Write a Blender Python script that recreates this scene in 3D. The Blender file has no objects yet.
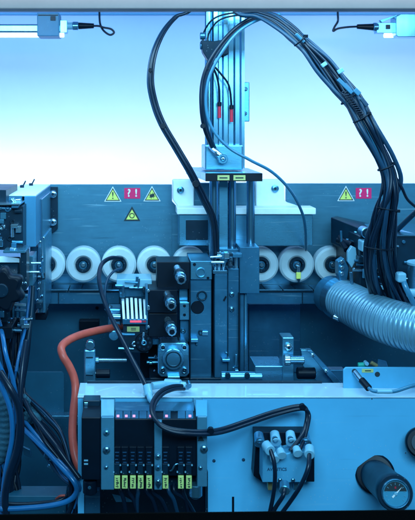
import bpy, bmesh, math, random
from mathutils import Vector, Matrix
random.seed(7)
R = math.radians
S = bpy.context.scene
COL = S.collection
# ------------------------------------------------------------------ camera, world, lights
F = 889.0; CX, CY, H = 130.0, 125.0, 1.3          # focal length and principal point in photo pixels, eye height
cd = bpy.data.cameras.new("camera"); cam = bpy.data.objects.new("camera", cd); COL.objects.link(cam)
cam.location = (0, 0, H); cam.rotation_euler = (R(90), 0, 0)
cd.sensor_fit = 'HORIZONTAL'; cd.sensor_width = 36; cd.lens = 36 * F / 415
cd.shift_x = (207.5 - CX) / 415; cd.shift_y = -(260 - CY) / 415
cd.clip_start = .02; cd.clip_end = 50
cd.dof.use_dof = True; cd.dof.focus_distance = 1.3; cd.dof.aperture_fstop = 14
S.camera = cam
W = bpy.data.worlds.new("World"); S.world = W; W.use_nodes = True
bg = W.node_tree.nodes['Background']; bg.inputs[0].default_value = (.10, .32, .55, 1); bg.inputs[1].default_value = .25
S.view_settings.view_transform = 'Standard'; S.view_settings.look = 'None'
S.view_settings.exposure = 0; S.view_settings.gamma = 1
S.cycles.max_bounces = 8; S.cycles.sample_clamp_indirect = 4

def P(px, py, d): return Vector(((px - CX) * d / F, d, H - (py - CY) * d / F))
LC = (.38, .76, 1.0)
def area(name, loc, target, sx, sy, power, col=LC, spread=180):
    l = bpy.data.lights.new(name, 'AREA'); l.shape = 'RECTANGLE'; l.size = sx; l.size_y = sy
    l.energy = power; l.color = col; l.spread = R(spread)
    o = bpy.data.objects.new(name, l); COL.objects.link(o); o.location = loc
    o.rotation_euler = (Vector(target) - Vector(loc)).to_track_quat('-Z', 'Y').to_euler(); return o
area('light_wall_wash', P(230, 205, 1.68), P(230, 160, 1.95), 1.4, .03, 1.6, (1, .93, .85), 84)  # unseen strip added behind the plates to brighten the wall
area('light_ceiling_back', (.1, 1.72, H + .225), (.1, 1.90, H - .1), 1.3, .05, 2.4, (.40, .675, 1))
area('light_ceiling_key', (.10, 1.18, H + .225), (.12, 1.36, H - .4), 1.1, .14, 6.0)
area('light_front_fill', (.16, .02, H + .32), (.15, 1.3, H - .35), .8, .35, 20.5, (.33, .72, 1.0))
area('light_room_rim', (.1, .80, H + .165), (.1, 1.0, H + .190), .8, .02, .42, (1, .80, .74), 36)

# ------------------------------------------------------------------ materials
def M(name, col, rough=.5, metal=0, var=.18, scale=60, bump=0, speck=0, grime=.25, trans=0, alpha=1, coat=0, emit=None, es=0, stretch=None, spec=.5, ior=1.45, scratch=0):
    m = bpy.data.materials.new(name); m.use_nodes = True
    nt = m.node_tree; N = nt.nodes; L = nt.links; b = N['Principled BSDF']
    tc = N.new('ShaderNodeTexCoord'); mp = N.new('ShaderNodeMapping'); L.new(tc.outputs['Object'], mp.inputs[0])
    if stretch: mp.inputs['Scale'].default_value = stretch
    n1 = N.new('ShaderNodeTexNoise'); n1.inputs['Scale'].default_value = scale; n1.inputs['Detail'].default_value = 6
    L.new(mp.outputs[0], n1.inputs['Vector'])
    oi = N.new('ShaderNodeObjectInfo'); vm = N.new('ShaderNodeMath'); vm.operation = 'MULTIPLY'; vm.inputs[1].default_value = 9.0; L.new(oi.outputs['Random'], vm.inputs[0])
    va = N.new('ShaderNodeVectorMath'); L.new(tc.outputs['Object'], va.inputs[0]); L.new(vm.outputs[0], va.inputs[1])
    n2 = N.new('ShaderNodeTexNoise'); n2.inputs['Scale'].default_value = 9; n2.inputs['Detail'].default_value = 5; n2.inputs['Roughness'].default_value = .65
    L.new(va.outputs[0], n2.inputs['Vector'])
    mx = N.new('ShaderNodeMix'); mx.data_type = 'RGBA'
    mx.inputs[6].default_value = (*[c * (1 - var) for c in col], 1); mx.inputs[7].default_value = (*[min(1, c * (1 + var)) for c in col], 1)
    L.new(n1.outputs[0], mx.inputs[0])
    mg = N.new('ShaderNodeMix'); mg.data_type = 'RGBA'; mg.blend_type = 'MULTIPLY'
    mr = N.new('ShaderNodeMapRange'); mr.inputs[1].default_value = .35; mr.inputs[2].default_value = .68; mr.inputs[3].default_value = 0; mr.inputs[4].default_value = grime
    L.new(n2.outputs[0], mr.inputs[0]); L.new(mr.outputs[0], mg.inputs[0]); L.new(mx.outputs[2], mg.inputs[6]); mg.inputs[7].default_value = (.35, .42, .5, 1)
    out = mg.outputs[2]
    if speck:
        v = N.new('ShaderNodeTexVoronoi'); v.inputs['Scale'].default_value = 190; L.new(tc.outputs['Object'], v.inputs['Vector'])
        c = N.new('ShaderNodeMath'); c.operation = 'LESS_THAN'; c.inputs[1].default_value = .13; L.new(v.outputs[0], c.inputs[0])
        g = N.new('ShaderNodeTexNoise'); g.inputs['Scale'].default_value = 16; L.new(tc.outputs['Object'], g.inputs['Vector'])
        c2 = N.new('ShaderNodeMath'); c2.operation = 'GREATER_THAN'; c2.inputs[1].default_value = .53; L.new(g.outputs[0], c2.inputs[0])
        c3 = N.new('ShaderNodeMath'); c3.operation = 'MULTIPLY'; L.new(c.outputs[0], c3.inputs[0]); L.new(c2.outputs[0], c3.inputs[1])
        c4 = N.new('ShaderNodeMath'); c4.operation = 'MULTIPLY'; L.new(c3.outputs[0], c4.inputs[0]); c4.inputs[1].default_value = speck
        ms = N.new('ShaderNodeMix'); ms.data_type = 'RGBA'; L.new(c4.outputs[0], ms.inputs[0]); L.new(out, ms.inputs[6]); ms.inputs[7].default_value = (.45, .62, .7, 1)
        out = ms.outputs[2]
    if scratch:
        for q, (rot, sc_) in enumerate(((.5, 26), (-.9, 20), (1.5, 34))):
            m2 = N.new('ShaderNodeMapping'); L.new(va.outputs[0], m2.inputs[0]); m2.inputs['Rotation'].default_value = (0, rot, 0); m2.inputs['Scale'].default_value = (.35, 1, 9)
            nz = N.new('ShaderNodeTexNoise'); nz.inputs['Scale'].default_value = sc_; nz.inputs['Detail'].default_value = 3; L.new(m2.outputs[0], nz.inputs['Vector'])
            r2 = N.new('ShaderNodeMapRange'); r2.inputs[1].default_value = .66; r2.inputs[2].default_value = .74; r2.inputs[4].default_value = scratch; L.new(nz.outputs[0], r2.inputs[0])
            mz = N.new('ShaderNodeMix'); mz.data_type = 'RGBA'; L.new(r2.outputs[0], mz.inputs[0]); L.new(out, mz.inputs[6]); mz.inputs[7].default_value = (.34, .62, .75, 1) if q < 2 else (.02, .08, .13, 1)
            out = mz.outputs[2]
    L.new(out, b.inputs['Base Color'])
    rr = N.new('ShaderNodeMapRange'); rr.inputs[3].default_value = max(.03, rough - .1); rr.inputs[4].default_value = min(1, rough + .12)
    L.new(n2.outputs[0], rr.inputs[0]); L.new(rr.outputs[0], b.inputs['Roughness'])
    b.inputs['Metallic'].default_value = metal; b.inputs['Transmission Weight'].default_value = trans
    b.inputs['Coat Weight'].default_value = coat; b.inputs['Specular IOR Level'].default_value = spec; b.inputs['IOR'].default_value = ior
    if emit: b.inputs['Emission Color'].default_value = (*emit, 1); b.inputs['Emission Strength'].default_value = es
    if bump:
        bp = N.new('ShaderNodeBump'); bp.inputs['Strength'].default_value = bump; bp.inputs['Distance'].default_value = .001
        L.new(n1.outputs[0], bp.inputs['Height']); L.new(bp.outputs[0], b.inputs['Normal'])
    return m
m_wall = M('wall_enamel', (.44, .62, .86), .55, var=.02, grime=.03)
m_hood = M('hood_paint', (.30, .27, .27), .6, var=.05, scale=200, grime=.1)
m_panel = M('blue_grey_panel_paint', (.115, .52, .82), .40, var=.06, grime=.20, speck=.35, scale=14, scratch=.12)
m_upright = M('bracket_paint', (.045, .24, .42), .4, var=.08, grime=.2, speck=.1)
m_valveplate = M('matt_end_plate', (.06, .23, .34), .4, metal=.2, var=.1, scale=200, grime=.3, speck=.1)
m_trim = M('wall_trim_paint', (.10, .40, .66), .5, var=.03, grime=.05)
m_flange = M('lit_ledge_paint', (.46, .66, .80), .35, var=.06, grime=.15, speck=.3, coat=.5)  # panel paint made paler: the bright light on the ledge is in the colour
m_plate = M('zinc_backing_plate', (.075, .25, .36), .34, metal=.45, scratch=.45, var=.2, scale=25, grime=.5, speck=.28, stretch=(1, 1, 6))
m_steel = M('machined_steel', (.14, .44, .62), .27, metal=.85, scratch=.4, var=.15, scale=120, bump=.05, speck=.2, grime=.35, stretch=(1, 1, 8))
m_steel2 = M('dull_machined_steel', (.050, .22, .355), .34, metal=.65, scratch=.4, var=.25, scale=60, speck=.25, grime=.65)
m_low = M('dark_machine_bed_paint', (.016, .118, .19), .4, var=.3, scale=14, grime=.45, speck=.22)
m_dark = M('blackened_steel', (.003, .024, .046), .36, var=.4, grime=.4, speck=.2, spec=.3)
m_darker = M('black_plastic', (.001, .007, .016), .4, var=.3, grime=.2, spec=.22)
m_sill = M('black_sill_rubber', (.0006, .0008, .0012), .85, var=.2, spec=.1)
m_cast = M('light_cast_aluminium', (.80, .92, .95), .4, var=.08, scale=150, bump=.1, grime=.15)
m_alu = M('anodised_aluminium', (.17, .42, .58), .2, metal=.92, var=.2, scale=300, grime=.12, stretch=(1, 1, .03))
m_chrome = M('polished_steel', (.48, .74, .86), .2, metal=.95, var=.08, grime=.2)
m_rub = M('black_cable_rubber', (.003, .014, .032), .3, var=.3, grime=.2, spec=.4)
m_rubg = M('grey_blue_cable', (.007, .048, .10), .38, var=.2)
m_tubel = M('light_blue_air_tube', (.035, .19, .32), .3, var=.1, coat=.4)
m_blue = M('bright_blue_cable', (.010, .15, .36), .28, var=.15, coat=.4)
m_red = M('red_rubber_hose', (.72, .11, .075), .4, var=.25, scale=80, grime=.6, speck=.15)
m_roll = M('white_roller_rubber', (.66, .80, .84), .5, var=.08, scale=30, grime=.5)
m_yel = M('yellow_sticker', (.80, .85, .18), .5, var=.05, grime=.12)
m_tag = M('yellow_green_tag', (.66, .80, .24), .5, var=.15, grime=.35)
m_label = M('faded_yellow_label', (.50, .55, .20), .5, var=.1, grime=.25)
m_mag = M('magenta_sticker', (.85, .015, .14), .5, var=.04, grime=.1)
m_white = M('white_print', (.85, .9, .92), .5, var=.03, grime=.05)
m_ink = M('black_ink', (.012, .03, .04), .5, var=.1)
m_inkb = M('faded_ink', (.01, .07, .15), .5, var=.1)
m_redp = M('red_plastic', (.55, .02, .05), .4, var=.1)
m_tube = M('lit_lamp_strip', (.9, .97, 1), .5, var=0, grime=0, emit=(.72, .94, 1), es=3.0)
m_led = M('lit_pink_led', (1, .4, .5), .4, var=0, grime=0, emit=(1, .14, .26), es=.5)
m_ledr = M('lit_red_display', (1, .1, .15), .4, var=0, grime=0, emit=(1, .08, .16), es=.6)
m_fit = M('pale_plastic_fitting', (.20, .48, .63), .35, var=.08, grime=.25, coat=.3)
m_duct = M('translucent_duct_wall', (.15, .34, .45), .3, metal=.35, var=.2, scale=40, grime=.55, coat=.35)
m_glass = M('gauge_glass', (.9, .95, 1), .05, var=0, grime=0, trans=1)
m_dial = M('gauge_dial', (.05, .30, .46), .4, var=.1, grime=.3)
m_sleeve = M('woven_cable_sleeve', (.03, .13, .19), .8, var=.35, scale=350, bump=.8, grime=.3)
m_green = M('green_plug', (.02, .42, .32), .4, var=.1)
m_brass = M('dull_brass', (.42, .35, .16), .35, metal=.6, var=.15)
m_body = M('valve_body_paint', (.09, .40, .62), .4, var=.1, speck=.2, grime=.3)

# ------------------------------------------------------------------ mesh builder
class MB:
    def __init__(s): s.bm = bmesh.new()
    def _add(s, t):
        me = bpy.data.meshes.new('t'); t.to_mesh(me); t.free(); s.bm.from_mesh(me); bpy.data.meshes.remove(me); return s
    def wbox(s, a, b, bev=.0008, mat=None):
        t = bmesh.new(); bmesh.ops.create_cube(t, size=1)
        a = Vector(a); b = Vector(b); c = (a + b) / 2; q = b - a
        for v in t.verts: v.co = Vector((v.co.x * q.x, v.co.y * q.y, v.co.z * q.z)) + c
        bmesh.ops.recalc_face_normals(t, faces=t.faces)
        k = min(bev, .3 * min(abs(q.x), abs(q.y), abs(q.z)))
        if k > 1e-5: bmesh.ops.bevel(t, geom=t.edges[:], offset=k, segments=2, affect='EDGES', profile=.5)
        if mat:
            for v in t.verts: v.co = mat @ v.co
        return s._add(t)
    def box(s, x0, y0, x1, y1, d0, d1, bev=.0008):       # front face in photo pixels at depth d0, going back to d1
        a = P(x0, y0, d0); b = P(x1, y1, d0); b.y = d1
        return s.wbox((a.x, a.y, b.z), (b.x, b.y, a.z), bev)
    def prism(s, pts, d0, d1, bev=.0006):                 # polygon in pixels at depth d0, extruded straight back
        t = bmesh.new(); w = [P(x, y, d0) for x, y in pts]
        f = t.faces.new([t.verts.new(p) for p in w])
        r = bmesh.ops.extrude_face_region(t, geom=[f])
        for e in r['geom']:
            if isinstance(e, bmesh.types.BMVert): e.co.y += d1 - d0
        bmesh.ops.recalc_face_normals(t, faces=t.faces)
        if bev: bmesh.ops.bevel(t, geom=t.edges[:], offset=bev, segments=1, affect='EDGES')
        return s._add(t)
    def hull(s, pts3, bev=.0006):                         # convex solid from world points
        t = bmesh.new()
        for p in pts3: t.verts.new(p)
        r = bmesh.ops.convex_hull(t, input=t.verts[:])
        bmesh.ops.dissolve_limit(t, angle_limit=.02, verts=t.verts[:], edges=t.edges[:])
        bmesh.ops.recalc_face_normals(t, faces=t.faces)
        if bev: bmesh.ops.bevel(t, geom=t.edges[:], offset=bev, segments=1, affect='EDGES')
        return s._add(t)
    def lathe(s, a, b, prof, seg=32):                     # prof: list of (t along a->b in metres, radius)
        a = Vector(a); ax = (Vector(b) - a).normalized(); q = ax.to_track_quat('Z', 'Y').to_matrix()
        t = bmesh.new(); rings = []
        for h, r in prof:
            rings.append([t.verts.new(a + q @ Vector((max(r, 1e-5) * math.cos(2 * math.pi * k / seg), max(r, 1e-5) * math.sin(2 * math.pi * k / seg), h))) for k in range(seg)])
        for i in range(len(rings) - 1):
            for k in range(seg):
                f = t.faces.new((rings[i][k], rings[i][(k + 1) % seg], rings[i + 1][(k + 1) % seg], rings[i + 1][k])); f.smooth = True
        t.faces.new(rings[0][::-1]); t.faces.new(rings[-1])
        bmesh.ops.recalc_face_normals(t, faces=t.faces)
        for e in t.edges:
            if len(e.link_faces) == 2 and e.calc_face_angle(0) > .6: e.smooth = False
        return s._add(t)
    def cyl(s, a, b, r, r2=None, ch=None, seg=32):
        L = (Vector(b) - Vector(a)).length; r2 = r if r2 is None else r2; c = min(.12 * r, .001, .3 * L) if ch is None else ch
        return s.lathe(a, b, [(0, r - c), (c, r), (L - c, r2), (L, r2 - c)], seg)
    def disc(s, x, y, r, d0, d1, seg=32): a = P(x, y, d0); return s.cyl(a, a + Vector((0, d1 - d0, 0)), r * d0 / F, seg=seg)
    def ring(s, x, y, ro, ri, d0, d1, seg=40):
        k = d0 / F; a = P(x, y, d0); c = (ro - ri) * k * .2; L = d1 - d0; ro *= k; ri *= k
        t = bmesh.new(); pr = [(0, ri + c), (0, ro - c), (c, ro), (L, ro), (L, ri), (c, ri)]; rg = []
        for h, r in pr: rg.append([t.verts.new(a + Vector((r * math.cos(2 * math.pi * i / seg), h, r * math.sin(2 * math.pi * i / seg)))) for i in range(seg)])
        for i in range(len(pr)):
            A = rg[i]; B = rg[(i + 1) % len(pr)]
            for q in range(seg): t.faces.new((A[q], A[(q + 1) % seg], B[(q + 1) % seg], B[q]))
        bmesh.ops.recalc_face_normals(t, faces=t.faces)
        for f in t.faces: f.smooth = True
        for e in t.edges:
            if e.calc_face_angle(0) > .5: e.smooth = False
        return s._add(t)
    def tube(s, pts, r, seg=12, rib=0, pitch=.004, world=False, steps=10, r1=None):   # pts (px,py,depth); r in pixels at first depth
        w = [Vector(p) for p in pts] if world else [P(*p) for p in pts]
        rad = r if world else r * pts[0][2] / F
        rad1 = rad if r1 is None else r1 * pts[-1][2] / F
        c = []
        for i in range(len(w) - 1):
            p0 = w[max(i - 1, 0)]; p1 = w[i]; p2 = w[i + 1]; p3 = w[min(i + 2, len(w) - 1)]
            for k in range(steps):
                u = k / steps
                c.append(.5 * ((2 * p1) + (p2 - p0) * u + (2 * p0 - 5 * p1 + 4 * p2 - p3) * u * u + (3 * p1 - p0 - 3 * p2 + p3) * u ** 3))
        c.append(w[-1])
        if rib:                                            # resample evenly for ribs
            L = [0]
            for i in range(1, len(c)): L.append(L[-1] + (c[i] - c[i - 1]).length)
            n = int(L[-1] / pitch * 6); o = []; j = 0
            for i in range(n + 1):
                q = L[-1] * i / n
                while j < len(c) - 2 and L[j + 1] < q: j += 1
                o.append(c[j].lerp(c[j + 1], (q - L[j]) / max(1e-9, L[j + 1] - L[j])))
            c = o
        t = bmesh.new(); rings = []; T = (c[1] - c[0]).normalized(); n_ = T.orthogonal().normalized()
        for i, p in enumerate(c):
            T2 = (c[min(i + 1, len(c) - 1)] - c[max(i - 1, 0)]).normalized()
            n_ = (n_ - T2 * n_.dot(T2)).normalized(); b_ = T2.cross(n_)
            rr = rad + (rad1 - rad) * i / (len(c) - 1)
            if rib: rr += rib * (.5 - .5 * math.cos(2 * math.pi * i / 6)) ** .7
            rings.append([t.verts.new(p + rr * (math.cos(2 * math.pi * k / seg) * n_ + math.sin(2 * math.pi * k / seg) * b_)) for k in range(seg)])
        for i in range(len(rings) - 1):
            for k in range(seg):
                f = t.faces.new((rings[i][k], rings[i][(k + 1) % seg], rings[i + 1][(k + 1) % seg], rings[i + 1][k])); f.smooth = True
        t.faces.new(rings[0][::-1]); t.faces.new(rings[-1])
        bmesh.ops.recalc_face_normals(t, faces=t.faces)
        return s._add(t)
    def build(s, name, mat, parent=None, label=None):
        vs = s.bm.verts; mn = Vector([min(v.co[i] for v in vs) for i in range(3)]); mx = Vector([max(v.co[i] for v in vs) for i in range(3)])
        c = (mn + mx) / 2
        if parent is None: c.z = mn.z
        for v in vs: v.co -= c
        me = bpy.data.meshes.new(name); s.bm.to_mesh(me); s.bm.free(); me.materials.append(mat)
        o = bpy.data.objects.new(name, me); COL.objects.link(o)
        if parent:
            o.parent = parent; o.location = c - wloc(parent)
        else: o.location = c
        if label: o['label'] = label
        return o
def wloc(o):
    v = Vector(o.location)
    while o.parent: o = o.parent; v += o.location
    return v
def tag(o, label, cat, group=None):
    o['label'] = label; o['category'] = cat
    if group: o['group'] = group
    return o
def struct(o): o['kind'] = 'structure'; return o
def thing(name, label, cat, x, y, d, group=None):
    o = bpy.data.objects.new(name, None); o.empty_display_size = .01; COL.objects.link(o); o.location = P(x, y, d)
    return tag(o, label, cat, group)
def kids(o): return [c for c in bpy.data.objects if c.parent == o]
def dup(o, off=(0, 0, 0), parent=None):
    ch = kids(o); c = o.copy(); COL.objects.link(c)
    if parent: c.parent = parent
    c.location = Vector(c.location) + Vector(off)
    for k in ch: dup(k, (0, 0, 0), c)
    return c
def text(body, x, y, hpx, d, name, mat, parent, bold=.0, align='CENTER', tilt=0):
    cu = bpy.data.curves.new('t', 'FONT'); cu.body = body; cu.size = hpx * d / F * 1.38; cu.align_x = align; cu.align_y = 'CENTER'
    cu.extrude = .00012; cu.offset = bold
    o = bpy.data.objects.new('t', cu); COL.objects.link(o); bpy.context.view_layer.update()
    me = bpy.data.meshes.new_from_object(o.evaluated_get(bpy.context.evaluated_depsgraph_get())); bpy.data.objects.remove(o)
    rot = Matrix.Rotation(R(tilt), 4, 'Y') @ Matrix.Rotation(R(90), 4, 'X'); p = P(x, y, d)
    b = MB(); me.transform(Matrix.Translation(p) @ rot); b.bm.from_mesh(me); bpy.data.meshes.remove(me)
    return b.build(name, mat, parent)
def bolt(x, y, r, d, parent, mat=None, name='bolt', deep=.004):
    b = MB(); a = P(x, y, d); k = r * d / F
    b.lathe(a + Vector((0, -deep, 0)), a + Vector((0, .001, 0)), [(0, k * .45), (deep * .15, k * .8), (deep * .4, k), (deep, k)], 24)
    o = b.build(name, mat or m_chrome, parent)
    s_ = MB(); s_.lathe(a + Vector((0, -deep - .0003, 0)), a, [(0, k * .38), (.0005, k * .38)], 6); s_.build('socket', m_dark, o)
    return o

# ------------------------------------------------------------------ the setting
ZC = H + .243
struct(MB().wbox((-1.0, 1.95, H - 1.0), (1.4, 1.99, ZC + .02), 0).build('back_wall', m_wall))
struct(MB().wbox((-1.0, 1.0, ZC), (1.4, 1.949, ZC + .02), 0).build('ceiling', m_wall))
struct(MB().wbox((-.62, 1.0, H - 1.0), (-.60, 1.949, ZC - .001), 0).build('wall_left', m_wall))
struct(MB().wbox((1.0, 1.0, H - 1.0), (1.02, 1.949, ZC - .001), 0).build('wall_right', m_wall))
struct(MB().wbox((-.598, 1.0, H - .80), (.998, 1.949, H - .78), 0).build('floor', m_dark))
struct(MB().box(-400, 6, 900, 14.3, 1.93, 1.9499, .001).build('wall_trim', m_trim))
tag(MB().box(-60, -60, 480, 8.5, 1.0, 1.03, .001).build('hood_rail', m_hood), 'grey painted hood rail crossing the top of the machine opening', 'rail')
t = thing('bottom_sill', 'black sill running along the bottom edge below the blue panel', 'sill', 200, 516, 1.05)
b = MB()
a0, a1 = P(-60, 515.5, 1.05), P(480, 509.5, 1.05)
vs = []
for yy in (1.05, 1.052):
    for p in (a0, a1): vs += [Vector((p.x, yy, p.z)), Vector((p.x, yy, p.z - .1))]
b.hull(vs, .0005).build('sill_board', m_sill, t)

# machine bed wall under the rollers
t = thing('machine_bed', 'dark blue steel machine bed wall below the row of white rollers', 'machine bed', 220, 520, 1.62)
b = MB(); b.box(-80, 303, 560, 640, 1.62, 1.66); b.build('bed_wall', m_low, t)
b = MB(); b.box(-80, 292, 560, 304, 1.502, 1.60); b.build('bed_fascia', m_steel2, t)
MB().box(-80, 291, 560, 292.6, 1.50, 1.60, .0003).build('guide_strip', m_dark, t)
for k in range(-1, 15):
    x = 36.5 + 30.6 * (k - 1) + 2
    MB().box(x, 289.6, x + 29.6, 291, 1.497, 1.543, .0004).build('slat', m_alu, t)
    MB().box(x + 12, 289.2, x + 13, 289.7, 1.50, 1.543, 0).build('slat_groove', m_dark, t)
for k in range(7): MB().box(28 + k * 61 + 30, 292.8, 28 + k * 61 + 31, 303.8, 1.5005, 1.5021, 0).build('fascia_joint', m_dark, t)
for x, y in ((232.5, 0), (262, 343), (97, 308), (77, 302), (318, 306)):
    if y: MB().disc(x, y, 1.7, 1.6185, 1.63).build('hole', m_darker, t)
b = MB(); b.prism([(-20, 372), (62, 372), (64, 374), (64, 416), (-20, 416)], 1.5, 1.505, .0003); b.build('cover_plate', m_low, t)
MB().box(-20, 416, 86, 418.5, 1.48, 1.5, .0003).build('plate_lip', m_steel, t)
MB().box(79, 321, 99, 330, 1.60, 1.62).build('clamp_pad', m_darker, t)
MB().box(245, 303, 248, 376, 1.60, 1.62).build('edge_strip', m_steel, t)
MB().box(249, 304, 300, 372, 1.610, 1.62, .0004).build('wear_plate', m_steel2, t)
t2 = MB(); t2.box(-10, 496, 66, 530, 1.24, 1.275, .001); tag(t2.build('drip_tray', m_low), 'dark teal tray at the bottom left under the blue cables', 'tray')

# ------------------------------------------------------------------ backing plates with warning stickers
def tri(x, y, r, d, parent, kind, label):
    b = MB(); b.prism([(x - r, y + r * .82), (x + r, y + r * .82), (x, y - r * .95)], d, d + .0006, 0); st = b.build('warning_sticker', m_white if kind != 'o' else m_ink, parent, label)
    MB().prism([(x - r * .87, y + r * .74), (x + r * .87, y + r * .74), (x, y - r * .78)], d - .0003, d + .0001, 0).build('border', m_ink, st)
    MB().prism([(x - r * .70, y + r * .63), (x + r * .70, y + r * .63), (x, y - r * .56)], d - .0005, d, 0).build('yellow_field', m_yel, st)
    if kind == '!': text('!', x, y + r * .15, r * .85, d - .0008, 'exclamation_mark', m_ink, st, .00015)
    if kind == 'o': MB().ring(x, y + r * .18, r * .33, r * .22, d - .0009, d - .0004).build('circle_symbol', m_ink, st)
    if kind == 'x':
        b = MB(); b.prism([(x - r * .28, y + r * .05), (x + r * .25, y - r * .1), (x + r * .3, y + r * .28), (x - r * .22, y + r * .42)], d - .0009, d - .0004, 0)
        for q in range(8):
            a = q * math.pi / 4 + .2; b.prism([(x + r * .15 * math.cos(a), y + r * .16 + r * .15 * math.sin(a)), (x + r * .42 * math.cos(a + .1), y + r * .16 + r * .36 * math.sin(a + .1)), (x + r * .42 * math.cos(a - .1), y + r * .16 + r * .36 * math.sin(a - .1))], d - .0008, d - .0004, 0)
        b.build('hazard_symbol', m_ink, st)
def qm(x0, y0, x1, y1, d, parent):
    st = MB().box(x0, y0, x1, y1, d, d + .0007, .0002).build('question_sticker', m_mag, parent)
    text('?', x0 + (x1 - x0) * .29, (y0 + y1) / 2, (y1 - y0) * .72, d - .0004, 'question_mark', m_white, st, .00035)
    text('!', x0 + (x1 - x0) * .74, (y0 + y1) / 2, (y1 - y0) * .72, d - .0004, 'exclamation_mark', m_white, st, .00035)
t = thing('left_backing_plate', 'left blue steel backing plate carrying three warning triangles and a red question mark sticker', 'machine plate', 108, 282, 1.55)
t.name = 'backing_plate'
b = MB(); b.prism([(36, 184.5), (172, 184.5), (172, 201), (178, 208), (178, 291), (36, 291)], 1.55, 1.558).build('plate', m_plate, t)
tri(112.8, 194.5, 8.6, 1.5494, t, '!', 'yellow triangle with exclamation mark'); tri(152, 194.2, 8.6, 1.5494, t, 'x', 'yellow triangle with spiky burst symbol')
tri(132, 214.2, 8.3, 1.5494, t, 'o', 'dark bordered yellow triangle with a ring symbol'); qm(124.3, 188, 140.3, 198.6, 1.5492, t)
b = MB().prism([(44, 187), (57.5, 187), (57.5, 229), (53, 233), (44, 233)], 1.538, 1.549).build('mounting_strip', m_dark, t)
for y in (194, 222): bolt(53, y, 3.9, 1.537, b, deep=.006)
t = thing('backing_plate', 'right blue steel backing plate with one warning triangle and a red question mark sticker', 'machine plate', 350, 282, 1.55)
b = MB(); b.prism([(286, 183.5), (470, 183.5), (470, 291), (286, 291)], 1.55, 1.558).build('plate', m_plate, t)
tri(346, 194, 8.6, 1.5494, t, '!', 'yellow triangle with exclamation mark'); qm(355.8, 188, 371.5, 198.6, 1.5492, t)

# white casting behind the column
t = thing('pressure_beam', 'pale cast pressure beam with bolted upright ears behind the aluminium column', 'machine beam', 245, 250, 1.5)
MB().prism([(173, 180), (194, 180), (194, 207), (178, 207), (173, 200)], 1.50, 1.53, .0015).build('ear', m_cast, t)
MB().prism([(256, 180), (284, 180), (284, 200), (288, 203), (298, 206), (303, 209), (256, 209)], 1.50, 1.53, .0015).build('ear', m_cast, t)
MB().prism([(194, 183), (256, 183), (256, 207), (194, 207)], 1.515, 1.53).build('web', m_plate, t)
MB().box(177, 208, 316, 214.5, 1.455, 1.50, .0012).build('top_flange', m_cast, t)
MB().box(179, 214.8, 313, 246, 1.462, 1.50, .0012).build('beam_face', m_steel, t)
MB().box(172, 214, 290, 290, 1.545, 1.549, .0004).build('rear_plate', m_plate, t)
bolt(180.5, 190, 3.6, 1.499, t, m_steel, deep=.003); bolt(275, 188.5, 3.8, 1.499, t, m_steel, deep=.003)
MB().box(186, 220, 208, 240, 1.459, 1.463).build('recess_cover', m_dark, t)

# ------------------------------------------------------------------ rollers
def roller(x):
    t = thing('pressure_roller', '', 'roller', x, 282, 1.5, 'white pressure rollers in a row')
    MB().ring(x, 265, 17.5, 7.6, 1.50, 1.525, 64).build('roller_tyre', m_roll, t)
    MB().ring(x, 265, 7.7, 4.6, 1.496, 1.52).build('hub', m_dark, t)
    b = MB(); b.disc(x, 265, 4.6, 1.503, 1.52).build('bearing', m_steel2, t)
    b = MB(); a = P(x, 265, 1.497); b.lathe(a, a + Vector((0, .01, 0)), [(0, .0035), (.0006, .0042), (.008, .0042)], 6).build('hex_bolt', m_chrome, t)
    return t
names = ['white roller partly hidden at the left bracket with a small yellow mark', 'full white roller second from the left in the roller row', 'white roller just left of the black cable, third in the row', 'white roller above the heat sink, fourth in the row', 'white roller behind the black plug block, fifth in the row', 'white roller behind the aluminium column, sixth in the row', 'white roller right of the column cover block', 'white roller with a yellow pointer tag hanging from its hub', 'white roller at the right end beside the ribbed hose']
r0 = roller(47.5); r0['label'] = names[0]
for k in range(1, 9):
    c = dup(r0, (35.65 * k * 1.5 / F, 0, 0)); c['label'] = names[k]
    if k == 7:
        MB().box(297, 266, 300, 273, 1.492, 1.495).build('pointer_arm', m_chrome, c)
        MB().box(296.3, 272.5, 301, 279, 1.490, 1.494).build('yellow_pointer', m_yel, c); MB().prism([(297, 279.2), (300.5, 279.2), (299.5, 282.5), (298.5, 282.5)], 1.49, 1.494, .0003).build('pointer_tip', m_dark, c)
MB().box(47.4, 271, 49.6, 277, 1.49, 1.495, .0004).build('yellow_mark', m_label, r0)

# ------------------------------------------------------------------ light fixtures
def loop_cable(t, pts): MB().tube(pts, 1.1, 10).build('cable', m_rub, t)
t = thing('tube_light', 'lit white tube lamp at the upper left with a clamp box on it', 'lamp', 30, 36, 1.6)
b = MB(); b.box(-60, 24, 67, 32.5, 1.6, 1.63, .003).build('lamp_housing', m_alu, t)
MB().cyl(P(-60, 35, 1.612), P(64, 35, 1.612), .0042).build('lamp_tube', m_tube, t)
b = MB(); b.box(37, 12.5, 59, 36, 1.585, 1.64, .0015); k = b.build('clamp_bracket', m_upright, t); k['label'] = 'blue clamp box'
MB().box(38, 14.5, 58, 15.6, 1.5835, 1.5855, .0002).build('seam', m_dark, k); MB().box(50.5, 16, 55.5, 20.5, 1.583, 1.5855, .0003).build('label_patch', m_dark, k)
MB().box(60, 20, 67, 32.6, 1.598, 1.62).build('end_cap', m_alu, t)
MB().cyl(P(66, 26, 1.605), P(73, 26, 1.605), .0065).build('socket', m_fit, t); MB().cyl(P(72.5, 26, 1.605), P(78.5, 26, 1.605), .0078).build('collar', m_alu, t)
MB().cyl(P(78.5, 25.8, 1.605), P(94, 25.8, 1.605), .0062, .0045).build('cable_boot', m_darker, t)
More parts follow.
